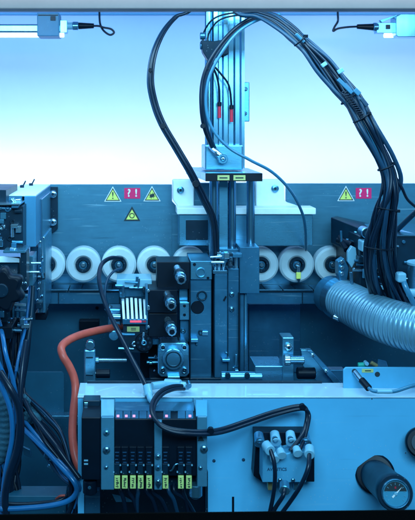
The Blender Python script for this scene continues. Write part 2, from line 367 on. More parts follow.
loop_cable(t, [(93, 25.8, 1.605), (99, 26, 1.60), (104, 27.5, 1.6), (111, 29, 1.6), (114, 32.5, 1.6), (110, 34.8, 1.6), (104, 31, 1.602), (100.5, 25, 1.61), (99.5, 17, 1.63), (99.5, 2, 1.66)])
t = thing('tube_light', 'lit tube lamp cut by the right edge with pale housing', 'lamp', 400, 36, 1.6)
b = MB(); b.prism([(396, 16.5), (401, 13.8), (470, 13.8), (470, 36.8), (398, 36.8), (396, 35)], 1.585, 1.62, .001).build('lamp_housing', m_alu, t)
MB().cyl(P(384, 35.6, 1.61), P(470, 35.6, 1.61), .0036).build('lamp_tube', m_tube, t)
MB().box(377, 22.5, 396, 33, 1.6, 1.62).build('end_cap', m_alu, t); MB().box(386, 24.5, 390.5, 29, 1.598, 1.603).build('label_patch', m_dark, t)
MB().prism([(380, 20), (397, 14.5), (397, 16), (382, 22.3)], 1.6, 1.61, .0003).build('spring_clip', m_steel, t)
MB().cyl(P(373, 27, 1.605), P(378, 27, 1.605), .0078).build('collar', m_alu, t)
MB().cyl(P(357, 26.5, 1.605), P(373, 27, 1.605), .0042, .0062).build('cable_boot', m_darker, t)
loop_cable(t, [(358, 26.5, 1.605), (348, 27, 1.60), (338, 28.5, 1.6), (333.3, 31, 1.6), (334.5, 27, 1.6), (337.5, 22, 1.6), (338, 17.5, 1.62), (337, 2, 1.66)])

# ------------------------------------------------------------------ lift column
t = thing('lift_column', 'tall ribbed aluminium column rising in the middle of the machine', 'column', 225, 181, 1.38)
b = MB(); D = 1.40
b.cyl(P(209, -29, D), P(209, 160, D), 4.2 * D / F); b.build('guide_rod', m_alu, t)
b = MB(); xs = [213, 217, 218.5, 221.5, 223, 227, 228.5, 230, 233, 234.5, 238.5, 241, 244]
zs = [0, 0, .005, .005, 0, 0, .008, .008, .008, 0, 0, .004, .004]
tb = bmesh.new(); top = []; k = D / F
prof = [((x - CX) * k, D - .012 + z) for x, z in zip(xs, zs)] + [((244 - CX) * k, D + .04), ((213 - CX) * k, D + .04)]
zt, zb = P(0, -29, D).z, P(0, 168, D).z
A = [tb.verts.new((x, y, zt)) for x, y in prof]; B = [tb.verts.new((x, y, zb)) for x, y in prof]
for i in range(len(A)): tb.faces.new((A[i], A[(i + 1) % len(A)], B[(i + 1) % len(A)], B[i]))
tb.faces.new(A); tb.faces.new(B[::-1]); bmesh.ops.recalc_face_normals(tb, faces=tb.faces); b._add(tb)
b.build('profile_body', m_alu, t)
MB().cyl(P(240, -29, D - .006), P(240, 168, D - .006), 1.7 * k).build('edge_rod', m_chrome, t)
b = MB(); b.box(205, 145, 243, 170, 1.372, 1.44, .002); c = b.build('lower_block', m_steel, t)
b = MB(); b.tube([(211, 146, 1.37), (217, 153, 1.36), (223, 158, 1.36)], 3.6, 16).build('elbow_fitting', m_chrome, t)
b = MB(); b.ring(223, 159, 5, 2.4, 1.352, 1.372).build('fitting_collar', m_steel, t); bolt(223, 159, 2.2, 1.352, t)
# clamp
b = MB(); v = [P(206, 173, 1.33), P(262, 173, 1.33), P(262, 181, 1.33), P(206, 181, 1.33)]; hh = v[0].z - v[3].z
back = [P(206, 173, 1.33) + Vector((-.018, .19, 0)), P(262, 173, 1.33) + Vector((.0, .16, 0))]
b.hull(v + back + [q - Vector((0, 0, hh)) for q in back], .0008); cl = b.build('clamp_plate', m_steel, t)
MB().box(205.5, 173.3, 262.5, 181.3, 1.327, 1.3299, .0004).build('front_face', m_darker, cl)
for x in (217.5, 233.5):
    q = MB().box(x, 175.2, x + 12, 180.3, 1.3262, 1.3272, .0002).build('yellow_label', m_label, cl)
    MB().box(x + 2, 177.2, x + 10, 178.4, 1.3259, 1.3264, 0).build('printed_line', m_ink, q)
for x, r, d in ((214, 4.6, 1.40), (232, 4.0, 1.41), (250.5, 4.2, 1.42)):
    MB().cyl(P(x, 178, d), P(x, 262, d), r * d / F).build('guide_rod', m_alu, t)
MB().box(219, 181, 228, 262, 1.40, 1.43).build('ram_body', m_steel, t)
# side tab
b = MB(); b.box(240.5, 82, 249.5, 121.5, 1.42, 1.426, .0012); c = b.build('side_tab', m_steel, t)
bolt(245.5, 89, 2, 1.419, c, m_alu); bolt(245, 113.5, 2, 1.419, c, m_alu)
MB().prism([(241.5, 103), (244.8, 110), (241.5, 110)], 1.4175, 1.4195, 0).build('warning_mark', m_ink, c)
MB().prism([(201, 40), (214, 41), (228, 39), (229, 54), (216, 56), (208, 60), (203, 52)], 1.36, 1.385, .001).build('cable_bracket', m_dark, t)
for y in (36, 46): MB().cyl(P(200, y, 1.37), P(205, y, 1.37), .0055).build('bracket_knob', m_steel2, t)
for pts, xr, y0, y1 in (([(210, 62, 1.36), (216, 74, 1.365), (219, 88, 1.37), (219.5, 104, 1.378)], 219.5, 104, 118), ([(212, 64, 1.36), (221, 74, 1.365), (229, 86, 1.37), (231.5, 106, 1.378)], 231.5, 107, 122)):
    s_ = MB().tube(pts, 1.1).build('sensor_cable', m_rub, t)
    MB().cyl(P(xr, y0, 1.378), P(xr, y1, 1.378), .0026).build('sensor_head', m_redp, s_)
    MB().cyl(P(xr, y0 - 2, 1.377), P(xr, y0 + 2, 1.377), .0034).build('sensor_collar', m_darker, s_)

# ------------------------------------------------------------------ tubes and cables around the column
def cable(name, label, cat, strands, group=None, ties=()):
    if len(strands) == 1 and not ties:
        pts, r, m = strands[0]; return tag(MB().tube(pts, r).build(name, m), label, cat, group)
    t = thing(name, label, cat, *strands[0][0][0], group)
    for pts, r, m in strands: MB().tube(pts, r).build('cable', m, t)
    for x, y, d, r in ties: 
        MB().disc(x, y, r * .8, d - .003, d + .004, 16).build('zip_tie', m_darker, t)
    return t
def shift(pts, dx, dy=0, dd=0): return [(x + dx, y + dy, d + dd) for x, y, d in pts]
A1 = [(205, -35, 1.38), (190, 8, 1.36), (175, 17, 1.35), (162, 33, 1.33), (153, 55, 1.31), (150, 80, 1.3), (154, 103, 1.3), (162, 124, 1.3), (176, 148, 1.3), (190, 172, 1.3), (203, 198, 1.31), (213, 222, 1.33), (216, 262, 1.36)]
cable('air_hose_pair', 'pair of black hoses curving in a long arc left of the column', 'hose', [(A1, 1.7, m_rub), (shift(A1, 2.6, -.6, .004), 1.5, m_rub), (shift(A1, -2.0, 1.2, .004), 1.2, m_rubg)], ties=[(163, 126, 1.3, 3.6), (150.5, 70, 1.3, 2.6), (196, 184, 1.3, 4.4), (174, 18, 1.35, 2.5)])
A2 = [(275, 16, 1.34), (255, 17, 1.33), (238, 26, 1.32), (222, 42, 1.31), (209, 62, 1.3), (202, 84, 1.3), (201.5, 110, 1.3), (205, 130, 1.31), (212, 147, 1.345)]
cable('air_hose_pair', 'black hoses dropping along the left side of the column to its elbow fitting', 'hose', [(A2, 1.9, m_rub), (shift(A2, 3, .5, .005), 1.4, m_rubg)], ties=[(203, 126, 1.3, 3.2), (207, 68, 1.3, 2.6)])
A3 = [(280, 14, 1.32), (258, 20, 1.31), (238, 32, 1.3), (222, 52, 1.29), (209, 78, 1.29), (206, 105, 1.29), (212, 128, 1.29), (228, 147, 1.29), (250, 160, 1.29), (272, 172, 1.3), (290, 190, 1.32), (301, 210, 1.36), (305, 226, 1.40), (306, 250, 1.46)]
cable('air_tube', 'slim light blue air tube sweeping across the column and over the clamp', 'tube', [(A3, 1.5, m_tubel)])
cable('sensor_lead', 'thin dark lead looping from the column knobs up to the hood', 'cable', [([(203, 42, 1.37), (204, 32, 1.37), (212, 20, 1.36), (226, 14, 1.35), (250, 12, 1.34), (275, 14, 1.33)], .9, m_rub)])
cable('sensor_lead', 'thin dark lead looping inside the other one at the column top', 'cable', [([(207, 45, 1.37), (209, 33, 1.37), (218, 21, 1.36), (232, 16, 1.35), (252, 15, 1.34), (275, 17, 1.33)], .9, m_rub)])
# big harness
t = thing('cable_harness', 'thick bundle of tied black and blue cables sweeping down on the right', 'cable bundle', 320, 75, 1.2)
MAIN = [(224, -38, 1.36, 3), (236, 8, 1.32, 3), (258, 13, 1.3, 4), (276, 20, 1.28, 6), (293, 33, 1.26, 7), (307, 47, 1.24, 7.5), (324, 65, 1.23, 11), (339, 84, 1.22, 11), (352, 102, 1.21, 9.5), (366, 126, 1.2, 9), (379, 150, 1.2, 8.5), (389, 175, 1.2, 8.5), (391, 197, 1.2, 10), (388, 219, 1.21, 13), (384, 247, 1.23, 15), (387, 275, 1.26, 16), (398, 305, 1.3, 18)]
rnd = random.Random(3)
for k in range(21):
    a0 = rnd.uniform(0, 2 * math.pi); rr = math.sqrt(rnd.uniform(.02, 1)); tw = rnd.uniform(-.9, 1.3); pts = []
    for i, (x, y, d, w) in enumerate(MAIN):
        p0 = MAIN[max(0, i - 1)]; p1 = MAIN[min(len(MAIN) - 1, i + 1)]; n = Vector((-(p1[1] - p0[1]), p1[0] - p0[0])).normalized()
        a = a0 + tw * i * .35; w *= 1 + .15 * math.sin(i * 1.9 + k); o = math.cos(a) * rr * w; e = math.sin(a) * rr * w * d / F * .8
        pts.append((x + n.x * o, y + n.y * o, d + e * .8))
    mt = [m_rub, m_rub, m_rubg, m_rub, m_rub, m_rubg, m_rub, m_rub, m_tubel if k < 12 else m_rub, m_rubg][k % 10]
    MB().tube(pts, [1.5, 1.15, 2.0, 1.3, 1.05][k % 5], 10, steps=7).build('cable', mt, t)
thick = [(338, 84, 1.225), (356, 104, 1.215), (370, 128, 1.205), (386, 156, 1.205), (394, 180, 1.21), (386, 200, 1.22), (374, 222, 1.23), (367, 245, 1.24), (368, 275, 1.26), (374, 300, 1.3)]
MB().tube(thick, 3.4).build('cable', m_rub, t)
MB().tube(shift(thick, 7, 0, -.01), 2.2).build('cable', m_rubg, t)
def tie(x, y, d, w, ang):
    c = P(x, y, d); k = d / F; T = Vector((math.cos(R(ang)), 0, -math.sin(R(ang)))); n = Vector((math.sin(R(ang)), 0, math.cos(R(ang)))); pts = []
    for i in range(17):
        a = 2 * math.pi * i / 16; pts.append(c + n * math.cos(a) * w * k + Vector((0, 1, 0)) * math.sin(a) * w * k * .95)
    MB().tube(pts, .0011, 8, world=True, steps=3).build('zip_tie', m_darker, t)
    MB().wbox((-.003, -.003, -.002), (.003, .003, .002), .0005, Matrix.Translation(c + n * w * k + Vector((0, -.003, 0)))).build('tie_head', m_darker, t)
for q in ((300, 41, 1.24, 7, 48), (349, 98, 1.215, 9.5, 50), (361, 118, 1.2, 8.5, 58), (386, 167, 1.2, 8.5, 66), (387, 209, 1.205, 10, 100), (378, 248, 1.23, 12.5, 95)): tie(*q)
def ptag(x, y, w, h, d, ang, m, nm): 
    k = d / F
    MB().wbox((-w * k / 2, -.002, -h * k / 2), (w * k / 2, .002, h * k / 2), .0008, Matrix.Translation(P(x, y, d)) @ Matrix.Rotation(R(ang), 4, 'Y')).build(nm, m, t)
ptag(324, 64.5, 6, 4, 1.205, -35, m_fit, 'cable_tag'); ptag(340.5, 71, 6.5, 4.2, 1.203, -30, m_fit, 'cable_tag')
ptag(345, 86, 20, 4, 1.2, 45, m_tubel, 'sleeve_label'); ptag(357, 92, 7, 5, 1.2, 45, m_tubel, 'sleeve_label'); ptag(300, 38, 12, 3, 1.235, 45, m_tubel, 'sleeve_label'); ptag(364, 102, 10, 4, 1.195, 52, m_rubg, 'sleeve_label')
sp = MB(); pts = []
for i in range(60):
    u = i / 59; c = P(344 + u * 20, 92 + u * 26, 1.195); a = i * 1.3
    pts.append(c + Vector((math.cos(a) * .004, math.sin(a) * .004, math.sin(a) * .002)))
sp.tube(pts, .0007, 6, world=True, steps=3).build('spiral_wrap', m_rub, t)

# ------------------------------------------------------------------ left bracket and unit
t = thing('guide_bracket', 'pale upright bracket with a bright sloping top at the left of the rollers', 'bracket', 36, 313, 1.3)
b = MB(); b.box(24.2, 196, 35.8, 247, 1.30, 1.54, .0012).build('upright', m_cast.copy(), t)
t.children[0].data.materials[0] = m_upright
b = MB(); b.box(2, 195, 35.8, 196.3, 1.302, 1.54, .0003); b.build('top_face', m_cast, t)  # near-white colour stands in for the overexposed light on the bracket top
MB().box(38, 199, 42.2, 313, 1.36, 1.5, .001).build('rail_web', m_alu, t)
MB().box(42.6, 236, 45.5, 313, 1.39, 1.5, .001).build('slide_rail', m_steel, t)
MB().box(35, 313, 46, 320, 1.40, 1.44, .001).build('foot', m_darker, t)
MB().box(30, 247, 38.5, 300, 1.37, 1.45).build('lower_web', m_steel2, t)
for x, y in ((22, 187.5), (31, 185.5)):
    b = MB(); a = P(x, y, 1.455 if x < 30 else 1.505); b.cyl(a - Vector((0, 0, .004)), a + Vector((0, 0, .004)), .0035, seg=16); b.cyl(a + Vector((.002, 0, .003)), a + Vector((.006, 0, .011)), .0012, seg=10); b.build('screw', m_dark, t)
for x, y in ((39.5, 283), (38.5, 289), (37.5, 300), (40, 242), (43.5, 238)): bolt(x, y, 1.3, 1.36, t, deep=.002)
t = thing('adjuster_unit', 'dark clamping unit at the left edge with stacked blocks and bright rods', 'machine unit', 10, 330, 1.25)
MB().box(-30, 190, 6, 203, 1.27, 1.4).build('upper_block', m_dark, t)
MB().box(-30, 203.5, 20, 205.2, 1.245, 1.34, .0004).build('plate_edge', m_chrome, t)
MB().box(-30, 206, 23, 250, 1.26, 1.4, .001).build('main_block', m_dark, t)
MB().box(7, 196, 22, 203, 1.30, 1.34).build('small_block', m_steel2, t)
MB().cyl(P(10, 201.5, 1.27), P(21, 200.5, 1.27), .0028).build('pin', m_chrome, t); MB().cyl(P(11, 199, 1.27), P(15, 204, 1.27), .005).build('nut', m_alu, t)
MB().box(-10, 219, 4, 224, 1.254, 1.262, .0015).build('oval_badge', m_steel, t)
MB().box(-10, 240, 3, 247, 1.25, 1.262).build('clip', m_alu, t)
MB().box(3, 250.8, 25, 253.2, 1.22, 1.28, .0004).build('rail_edge', m_steel, t)
MB().cyl(P(11, 249, 1.23), P(16, 250, 1.225), .003).build('screw', m_chrome, t)
b = MB(); b.cyl(P(-20, 274, 1.25), P(20, 274, 1.25), 17 * 1.25 / F, seg=40).build('feed_roll', m_dark, t)
b = MB(); b.hull([P(-20, 257.5, 1.235), P(4, 256, 1.235), P(19.5, 258.5, 1.235), P(19.5, 262.5, 1.228), P(-20, 262.5, 1.228), P(-20, 257.5, 1.27), P(19.5, 258, 1.27), P(19.5, 262.5, 1.27), P(-20, 262.5, 1.27)], .0004).build('pale_strip', m_roll, t)
MB().box(20.5, 252, 26.5, 290, 1.225, 1.26).build('side_plate', m_dark, t)
MB().box(27, 256, 33, 286, 1.29, 1.34).build('spindle_block', m_steel, t)
MB().cyl(P(31, 263.2, 1.27), P(41, 263.2, 1.27), .0018).build('rod', m_chrome, t); MB().cyl(P(27, 272.2, 1.26), P(39.5, 272.2, 1.26), .0018).build('rod', m_chrome, t)
for x in (22, 25.5): bolt(x, 283, 1.3, 1.224, t, deep=.002)
MB().box(20, 297, 30, 327, 1.31, 1.33).build('spacer', m_steel, t)
for x in (8, 12, 16): MB().box(x, 300, x + 2.2, 352 - x, 1.30, 1.32).build('rib', m_steel2, t)
MB().box(-15, 327, 12, 339, 1.24, 1.30).build('foot_block', m_darker, t)
MB().box(-15, 300, 8, 327, 1.27, 1.32).build('lower_block', m_dark, t)
MB().box(-10, 311, 4, 318, 1.262, 1.27, .001).build('clip', m_steel, t)
# star knob
t = thing('star_knob', 'black star shaped hand knob at the left edge', 'knob', 3, 290, 1.2)
b = MB(); tb = bmesh.new(); n = 84; c = P(1, 291, 1.15); k = 1.15 / F; r_ = []
for h, sc in ((0, .80), (.004, .95), (.008, 1), (.02, 1), (.026, .86)):
    r_.append([tb.verts.new(c + Vector((math.sin(2 * math.pi * i / n) * q, h, math.cos(2 * math.pi * i / n) * q))) for i in range(n) for q in [k * sc * (21 + 2.6 * math.cos(7 * 2 * math.pi * i / n - .9))]])
for i in range(4):
    for j in range(n): f = tb.faces.new((r_[i][j], r_[i][(j + 1) % n], r_[i + 1][(j + 1) % n], r_[i + 1][j])); f.smooth = True
tb.faces.new(r_[0][::-1]); tb.faces.new(r_[-1]); bmesh.ops.recalc_face_normals(tb, faces=tb.faces); b._add(tb); b.build('grip', m_darker, t)
MB().disc(1, 291, 7, 1.146, 1.151).build('cap', m_dark, t); MB().disc(1, 291, 5, 1.175, 1.23).build('stem', m_steel2, t)
cable('flat_strap', 'dark flat bar slanting down under the left unit', 'strap', [([(33, 286, 1.29), (32, 305, 1.28), (30, 325, 1.27), (26, 352, 1.26), (21, 385, 1.25), (18, 415, 1.25)], 2.3, m_dark)])

# bottom left cabling
LB = [('bright blue cable dropping from under the star knob', [(-4, 312, 1.26), (0, 325, 1.25), (3, 338, 1.23), (6, 355, 1.22), (13, 380, 1.22), (16.5, 400, 1.22)], 2.2, m_blue),
      ('blue cable coming in from the left edge at knee bend', [(-6, 352, 1.23), (4, 375, 1.23), (12, 392, 1.23), (15, 408, 1.23), (13, 430, 1.23), (10, 455, 1.22)], 2.2, m_blue),
      ('bright blue cable hanging upright in the lower left corner', [(-6, 372, 1.2), (3, 390, 1.2), (9, 405, 1.2), (12, 420, 1.2), (12, 440, 1.2), (7, 465, 1.2), (3.5, 490, 1.2), (2.5, 525, 1.2)], 2.6, m_blue),
      ('blue cable crossing down beside the slanting dark bar', [(16, 372, 1.24), (20, 350, 1.25), (26, 325, 1.27), (29, 300, 1.30), (30, 280, 1.34)], 1.6, m_blue)]
for l, p, r, m in LB: cable('blue_cable', l, 'cable', [(p, r, m)])
cable('black_cable', 'thick black cable curling down the lower left corner', 'cable', [([(0, 372, 1.2), (10, 388, 1.19), (18, 405, 1.19), (20, 425, 1.19), (17, 450, 1.19), (9, 475, 1.19), (5, 500, 1.19), (8, 525, 1.19)], 3.6, m_rub)])
cable('black_cable', 'black cable straight down past the twisted sleeve', 'cable', [([(26, 340, 1.23), (22, 370, 1.21), (20, 400, 1.2), (22, 430, 1.2), (18, 460, 1.2), (8, 480, 1.2)], 2.6, m_rub)])
cable('blue_cable', 'pair of blue cables sweeping in a U to the bottom left tray', 'cable', [([(4, 385, 1.29), (12, 410, 1.28), (20, 425, 1.26), (35, 440, 1.24), (50, 455, 1.22), (63, 469, 1.2), (74, 482, 1.19), (76.5, 492, 1.19), (68, 501, 1.19), (48, 506, 1.19), (20, 508.5, 1.19), (0, 509, 1.19)], 2.5, m_blue), ([(16, 395, 1.29), (20, 414, 1.28), (30, 428, 1.26), (45, 446, 1.24), (58, 460, 1.22), (70, 473, 1.205), (79, 485, 1.2), (79, 500, 1.21), (72, 514, 1.22)], 2.1, m_blue)])
cable('black_cable', 'pair of black cables running diagonally to the valve terminal corner', 'cable', [([(14, 365, 1.29), (20, 390, 1.28), (30, 412, 1.25), (42, 428, 1.23), (56, 446, 1.21), (68, 463, 1.2), (80, 479, 1.19)], 2.4, m_rub), ([(22, 380, 1.29), (26, 402, 1.27), (34, 420, 1.25), (44, 440, 1.23), (60, 460, 1.22), (70, 478, 1.21), (70, 500, 1.21)], 2, m_rub)])
cable('black_cable', 'black cable arcing low over the tray below the blue pair', 'cable', [([(66, 478, 1.23), (70, 490, 1.23), (60, 500, 1.22), (40, 503, 1.22), (20, 504, 1.22), (-12, 503, 1.22)], 1.8, m_rub)])
# twisted sleeve bunch
t = thing('cable_sleeve', 'dull teal twisted woven cable sleeves behind the black cables at lower left', 'cable sleeve', 30, 425, 1.28)
for k in range(5):
    p = []
    for i in range(7): 
        u = i / 6; p.append((23 + 13 * math.sin(u * 3.0) * (.55 + .12 * k) + 1.5 * k * (1 - u), 396 + 3.4 * k + u * 20, 1.28 - .01 * math.cos(u * 6 + k)))
    MB().tube(p, 2.6, 10, rib=.0008, pitch=.006).build('sleeve', m_sleeve, t)
b = MB(); b.tube([(-6, 390, 1.26), (2, 400, 1.26), (5, 420, 1.26), (2, 445, 1.26), (-4, 460, 1.26)], 8, 14, rib=.0012, pitch=.008)
tag(b.build('cable_sleeve', m_sleeve), 'dull woven sleeve bulging in at the left edge beside the blue cables', 'cable sleeve')
t = thing('wire_plug', 'pale lumpy wire plugs lying in the dark at the bottom left', 'plug', 52, 465, 1.26)
for x, y, w, h, a in ((47, 455, 6, 5, 20), (52, 461, 7, 6, -20), (50, 466, 5, 4, 35), (56, 470, 8, 3.5, 5), (59, 464, 4, 4, 50)):
    k = 1.25 / F; MB().wbox((-w * k / 2, -.004, -h * k / 2), (w * k / 2, .004, h * k / 2), .0015, Matrix.Translation(P(x, y, 1.245 + .001 * w)) @ Matrix.Rotation(R(a), 4, 'Y')).build('plug_body', m_sleeve if w > 7 else m_steel, t)
tag(MB().prism([(21, 446), (30, 450), (32, 458), (24, 455)], 1.30, 1.305).build('metal_tab', m_steel2), 'small grey metal tab in the dark between the cables', 'tab')
cable('red_wire', 'short dark red wire bent over the bottom left tray', 'wire', [([(56, 499, 1.23), (60, 496, 1.22), (65, 495.5, 1.22)], 1.1, m_red)])

# ------------------------------------------------------------------ red hose and black feed hoses
cable('red_hose', 'red rubber hose bending round from the motor block down behind the panel corner', 'hose', [([(121, 326.5, 1.42), (112, 328, 1.40), (98, 330.5, 1.37), (82, 334.5, 1.34), (69, 340, 1.31), (61.5, 347, 1.29), (63, 356, 1.28), (69, 366, 1.28), (74, 378, 1.28), (75.5, 392, 1.275), (73.5, 412, 1.26), (72.5, 435, 1.24), (75, 455, 1.225), (81, 470, 1.22), (92, 482, 1.23)], 3.7, m_red)])
cable('black_hose', 'long black hose running down from the rollers to the white elbow on the panel edge', 'hose', [([(122, 259, 1.44), (111, 258, 1.42), (102, 264, 1.4), (99, 276, 1.37), (101, 290, 1.34), (107, 308, 1.31), (118, 331, 1.27), (131, 357, 1.24), (140, 374, 1.22), (146.5, 387, 1.205)], 2.1, m_rub)])
cable('black_hose', 'thin black hose curling beside the long hose above the heat sink', 'hose', [([(122, 268, 1.44), (113, 272, 1.43), (107, 281, 1.42), (105, 294, 1.41), (108, 306, 1.41)], 1.3, m_rubg)])

# ------------------------------------------------------------------ edge trimming aggregate (centre left)
t = thing('trimming_motor', 'black motor block with a white finned heat sink and red display', 'motor', 135, 350, 1.36)
MB().box(119, 287, 150, 297.5, 1.40, 1.46, .002).build('bracket', m_steel2, t)
MB().box(116.5, 279.5, 152, 287.5, 1.385, 1.44, .0012).build('cast_block', m_cast, t).data.materials[0] = m_fit
b = MB()
for i in range(6):
    x = 121.5 + i * 4.3; y = 297.5 + abs(i - 2) * .5
    b.hull([P(x, y, 1.385), P(x + 2.6, y, 1.385), P(x + 3.6, 319, 1.33), P(x + 1.2, 319, 1.33), P(x + .2, y + 1.5, 1.42), P(x + 2.8, y + 1.5, 1.42), P(x + 1.2, 321, 1.36), P(x + 3.6, 321, 1.36)], .0006)
b.build('heat_sink', m_cast, t)
MB().box(122.5, 319.2, 148, 324.5, 1.335, 1.40).build('display_strip', m_steel2, t)
MB().box(130, 320.6, 141.5, 322.6, 1.3338, 1.336, .0002).build('red_display', m_ledr, t); MB().box(142.5, 320.8, 146, 322.4, 1.3338, 1.336, .0002).build('red_display', m_redp, t)
MB().box(123, 324.7, 148.5, 353, 1.345, 1.41, .001).build('motor_body', m_dark, t)
q = MB().box(127, 326.6, 139.5, 331.8, 1.344, 1.3455, .0002).build('yellow_label', m_label, t)
for a in (0, 1): MB().box(131 , 328 + a * 1.6, 136, 328.7 + a * 1.6, 1.3436, 1.3442, 0).build('printed_line', m_ink, q)
b = MB(); b.disc(144, 343, 9, 1.338, 1.35).build('fan_disc', m_darker, t); MB().ring(144, 343, 2.7, 1.5, 1.335, 1.339).build('hub_ring', m_steel, t)
for q in range(8): a = q * math.pi / 4; MB().disc(144 + 6 * math.cos(a), 343 + 6 * math.sin(a), 1.2, 1.3372, 1.3395, 12).build('vent_hole', m_dark, t)
t = thing('hose_coupling', 'pale coupling block where the red hose ends', 'coupling', 115, 335, 1.40)
MB().box(108, 309, 121, 333, 1.41, 1.45, .002).build('coupling_body', m_steel, t); MB().cyl(P(112, 317, 1.40), P(121, 317, 1.40), .007).build('nut', m_alu, t)
MB().disc(111, 317, 2.5, 1.395, 1.41).build('screw', m_chrome, t); MB().disc(114, 336, 5, 1.39, 1.42).build('round_plug', m_steel, t); MB().cyl(P(107, 311, 1.42), P(110, 305, 1.42), .005).build('nipple', m_chrome, t)

def plug(x, y, t):
    MB().cyl(P(x - 3, y - 8, 1.335), P(x, y - 1, 1.305), .0055).build('chrome_neck', m_chrome, t)
    a, c = P(x - .5, y - 2, 1.312), P(x + 1.5, y + 4, 1.284); MB().cyl(a, c, .0066, .0072, seg=8).build('hex_nut', m_chrome, t)
    u_ = (c - a).normalized(); MB().cyl(a - u_ * .002, a + u_ * .003, .0086).build('dark_collar', m_dark, t); MB().cyl(a + u_ * .014, a + u_ * .017, .0082).build('bright_collar', m_alu, t)
    MB().cyl(c - u_ * .001, c + u_ * .001, .0040).build('plug_core', m_darker, t)
t = thing('plug_block', 'stacked black valve blocks with chrome plugs right of the heat sink', 'valve block', 162, 337, 1.33)
MB().box(157, 262, 190, 289.5, 1.36, 1.42, .001).build('block', m_darker, t)
MB().box(148.5, 290, 177.5, 313, 1.335, 1.41, .001).build('block', m_darker, t)
MB().box(148.5, 313.5, 177.5, 337, 1.337, 1.41, .001).build('block', m_darker, t)
MB().box(145.5, 288, 148.3, 330, 1.34, 1.38).build('side_strip', m_steel2, t)
for y in (291, 307, 309, 327): MB().disc(148.5, y, 1.3, 1.332, 1.34).build('pin', m_chrome, t)
plug(170, 302, t); plug(170.5, 328, t); plug(180, 276, t)
t = thing('gear_flange', 'square cast flange with four corner bolts and a round boss', 'flange', 173, 385, 1.34)
MB().prism([(161, 343), (186, 343), (189, 346), (189, 374), (186, 377), (161, 377), (158, 374), (158, 346)], 1.34, 1.38, .0012).build('flange_plate', m_steel, t)
MB().disc(173.5, 359.5, 10.5, 1.33, 1.345, 40).build('boss', m_steel, t); MB().ring(173.5, 359.5, 8, 6.8, 1.328, 1.331).build('boss_ring', m_dark, t)
for x, y in ((163, 348), (184.5, 348), (163, 371), (184.5, 371)): 
    MB().ring(x, y, 3, 1.9, 1.336, 1.341, 20).build('bolt_seat', m_alu, t); bolt(x, y, 1.9, 1.34, t, m_dark, deep=.002)
MB().box(167.5, 376.5, 180, 384, 1.33, 1.36, .001).build('neck', m_steel, t)

# spindle housing plates
t = thing('spindle_housing', 'tall blue steel housing plates below the column with round openings', 'machine housing', 220, 385, 1.38)
MB().box(190, 260, 211.5, 384, 1.37, 1.45, .0012).build('housing_plate', m_steel2, t)
MB().box(190.5, 261, 212, 279.5, 1.362, 1.372, .001).build('cap_plate', m_steel, t)
MB().ring(201, 273, 5, 3.7, 1.359, 1.363).build('ring', m_steel, t); MB().disc(194.5, 264.5, 1.6, 1.3612, 1.363).build('hole', m_darker, t); MB().disc(208, 278, 1.4, 1.3612, 1.363).build('hole', m_darker, t)
MB().ring(202, 296, 5.2, 3.9, 1.3665, 1.371).build('ring', m_dark, t); MB().disc(202, 296, 3.8, 1.3685, 1.371).build('plug', m_steel2, t)
MB().disc(197.5, 307.5, 6.6, 1.3688, 1.3712).build('round_opening', m_darker, t)
q = MB().box(179.5, 302.5, 189.5, 320, 1.36, 1.37).build('hinge_plate', m_steel, t)
for y in (306, 315): MB().disc(184.5, y, 1.5, 1.3592, 1.361, 16).build('hole', m_darker, q)
MB().box(179, 286, 188, 302, 1.375, 1.40).build('spacer', m_steel, t); MB().box(180, 320.5, 189, 342, 1.375, 1.40).build('spacer', m_steel2, t); bolt(183, 331, 2.5, 1.374, t, m_steel)
MB().box(211.8, 276, 214.4, 380, 1.40, 1.43).build('gap_strip', m_darker, t)
MB().box(214.6, 274, 227.5, 378, 1.36, 1.43, .0012).build('housing_plate', m_steel2, t)
MB().box(227.8, 268.5, 239, 378, 1.368, 1.43, .0012).build('slide_plate', m_steel, t).data.materials[0] = m_steel2
MB().cyl(P(231.7, 288, 1.368), P(231.7, 289, 1.368), .001).build('pin', m_chrome, t)
for y in (294.3, 309.3): bolt(231.7, y, 2.5, 1.367, t, m_alu, deep=.003)
MB().prism([(223, 300.5), (225.5, 296), (226.8, 296.8), (224.5, 301.5)], 1.3585, 1.36, 0).build('slot', m_darker, t)
for x in (215, 219, 223.5, 231, 236): MB().cyl(P(x, 257, 1.372), P(x, 272, 1.372), .0026).build('chrome_pin', m_chrome, t)
MB().box(213, 270.5, 227.5, 273.8, 1.355, 1.38).build('top_lip', m_alu, t)
MB().box(239.5, 247, 259.5, 293.5, 1.375, 1.46, .001).build('cover_box', m_steel2, t)
MB().box(240, 294, 244, 376, 1.39, 1.42).build('rail', m_steel2, t); MB().box(244.3, 294, 247, 376, 1.395, 1.42).build('rail', m_steel, t)
MB().box(150, 378, 222, 384.5, 1.36, 1.42).build('lower_crossbar', m_dark, t)

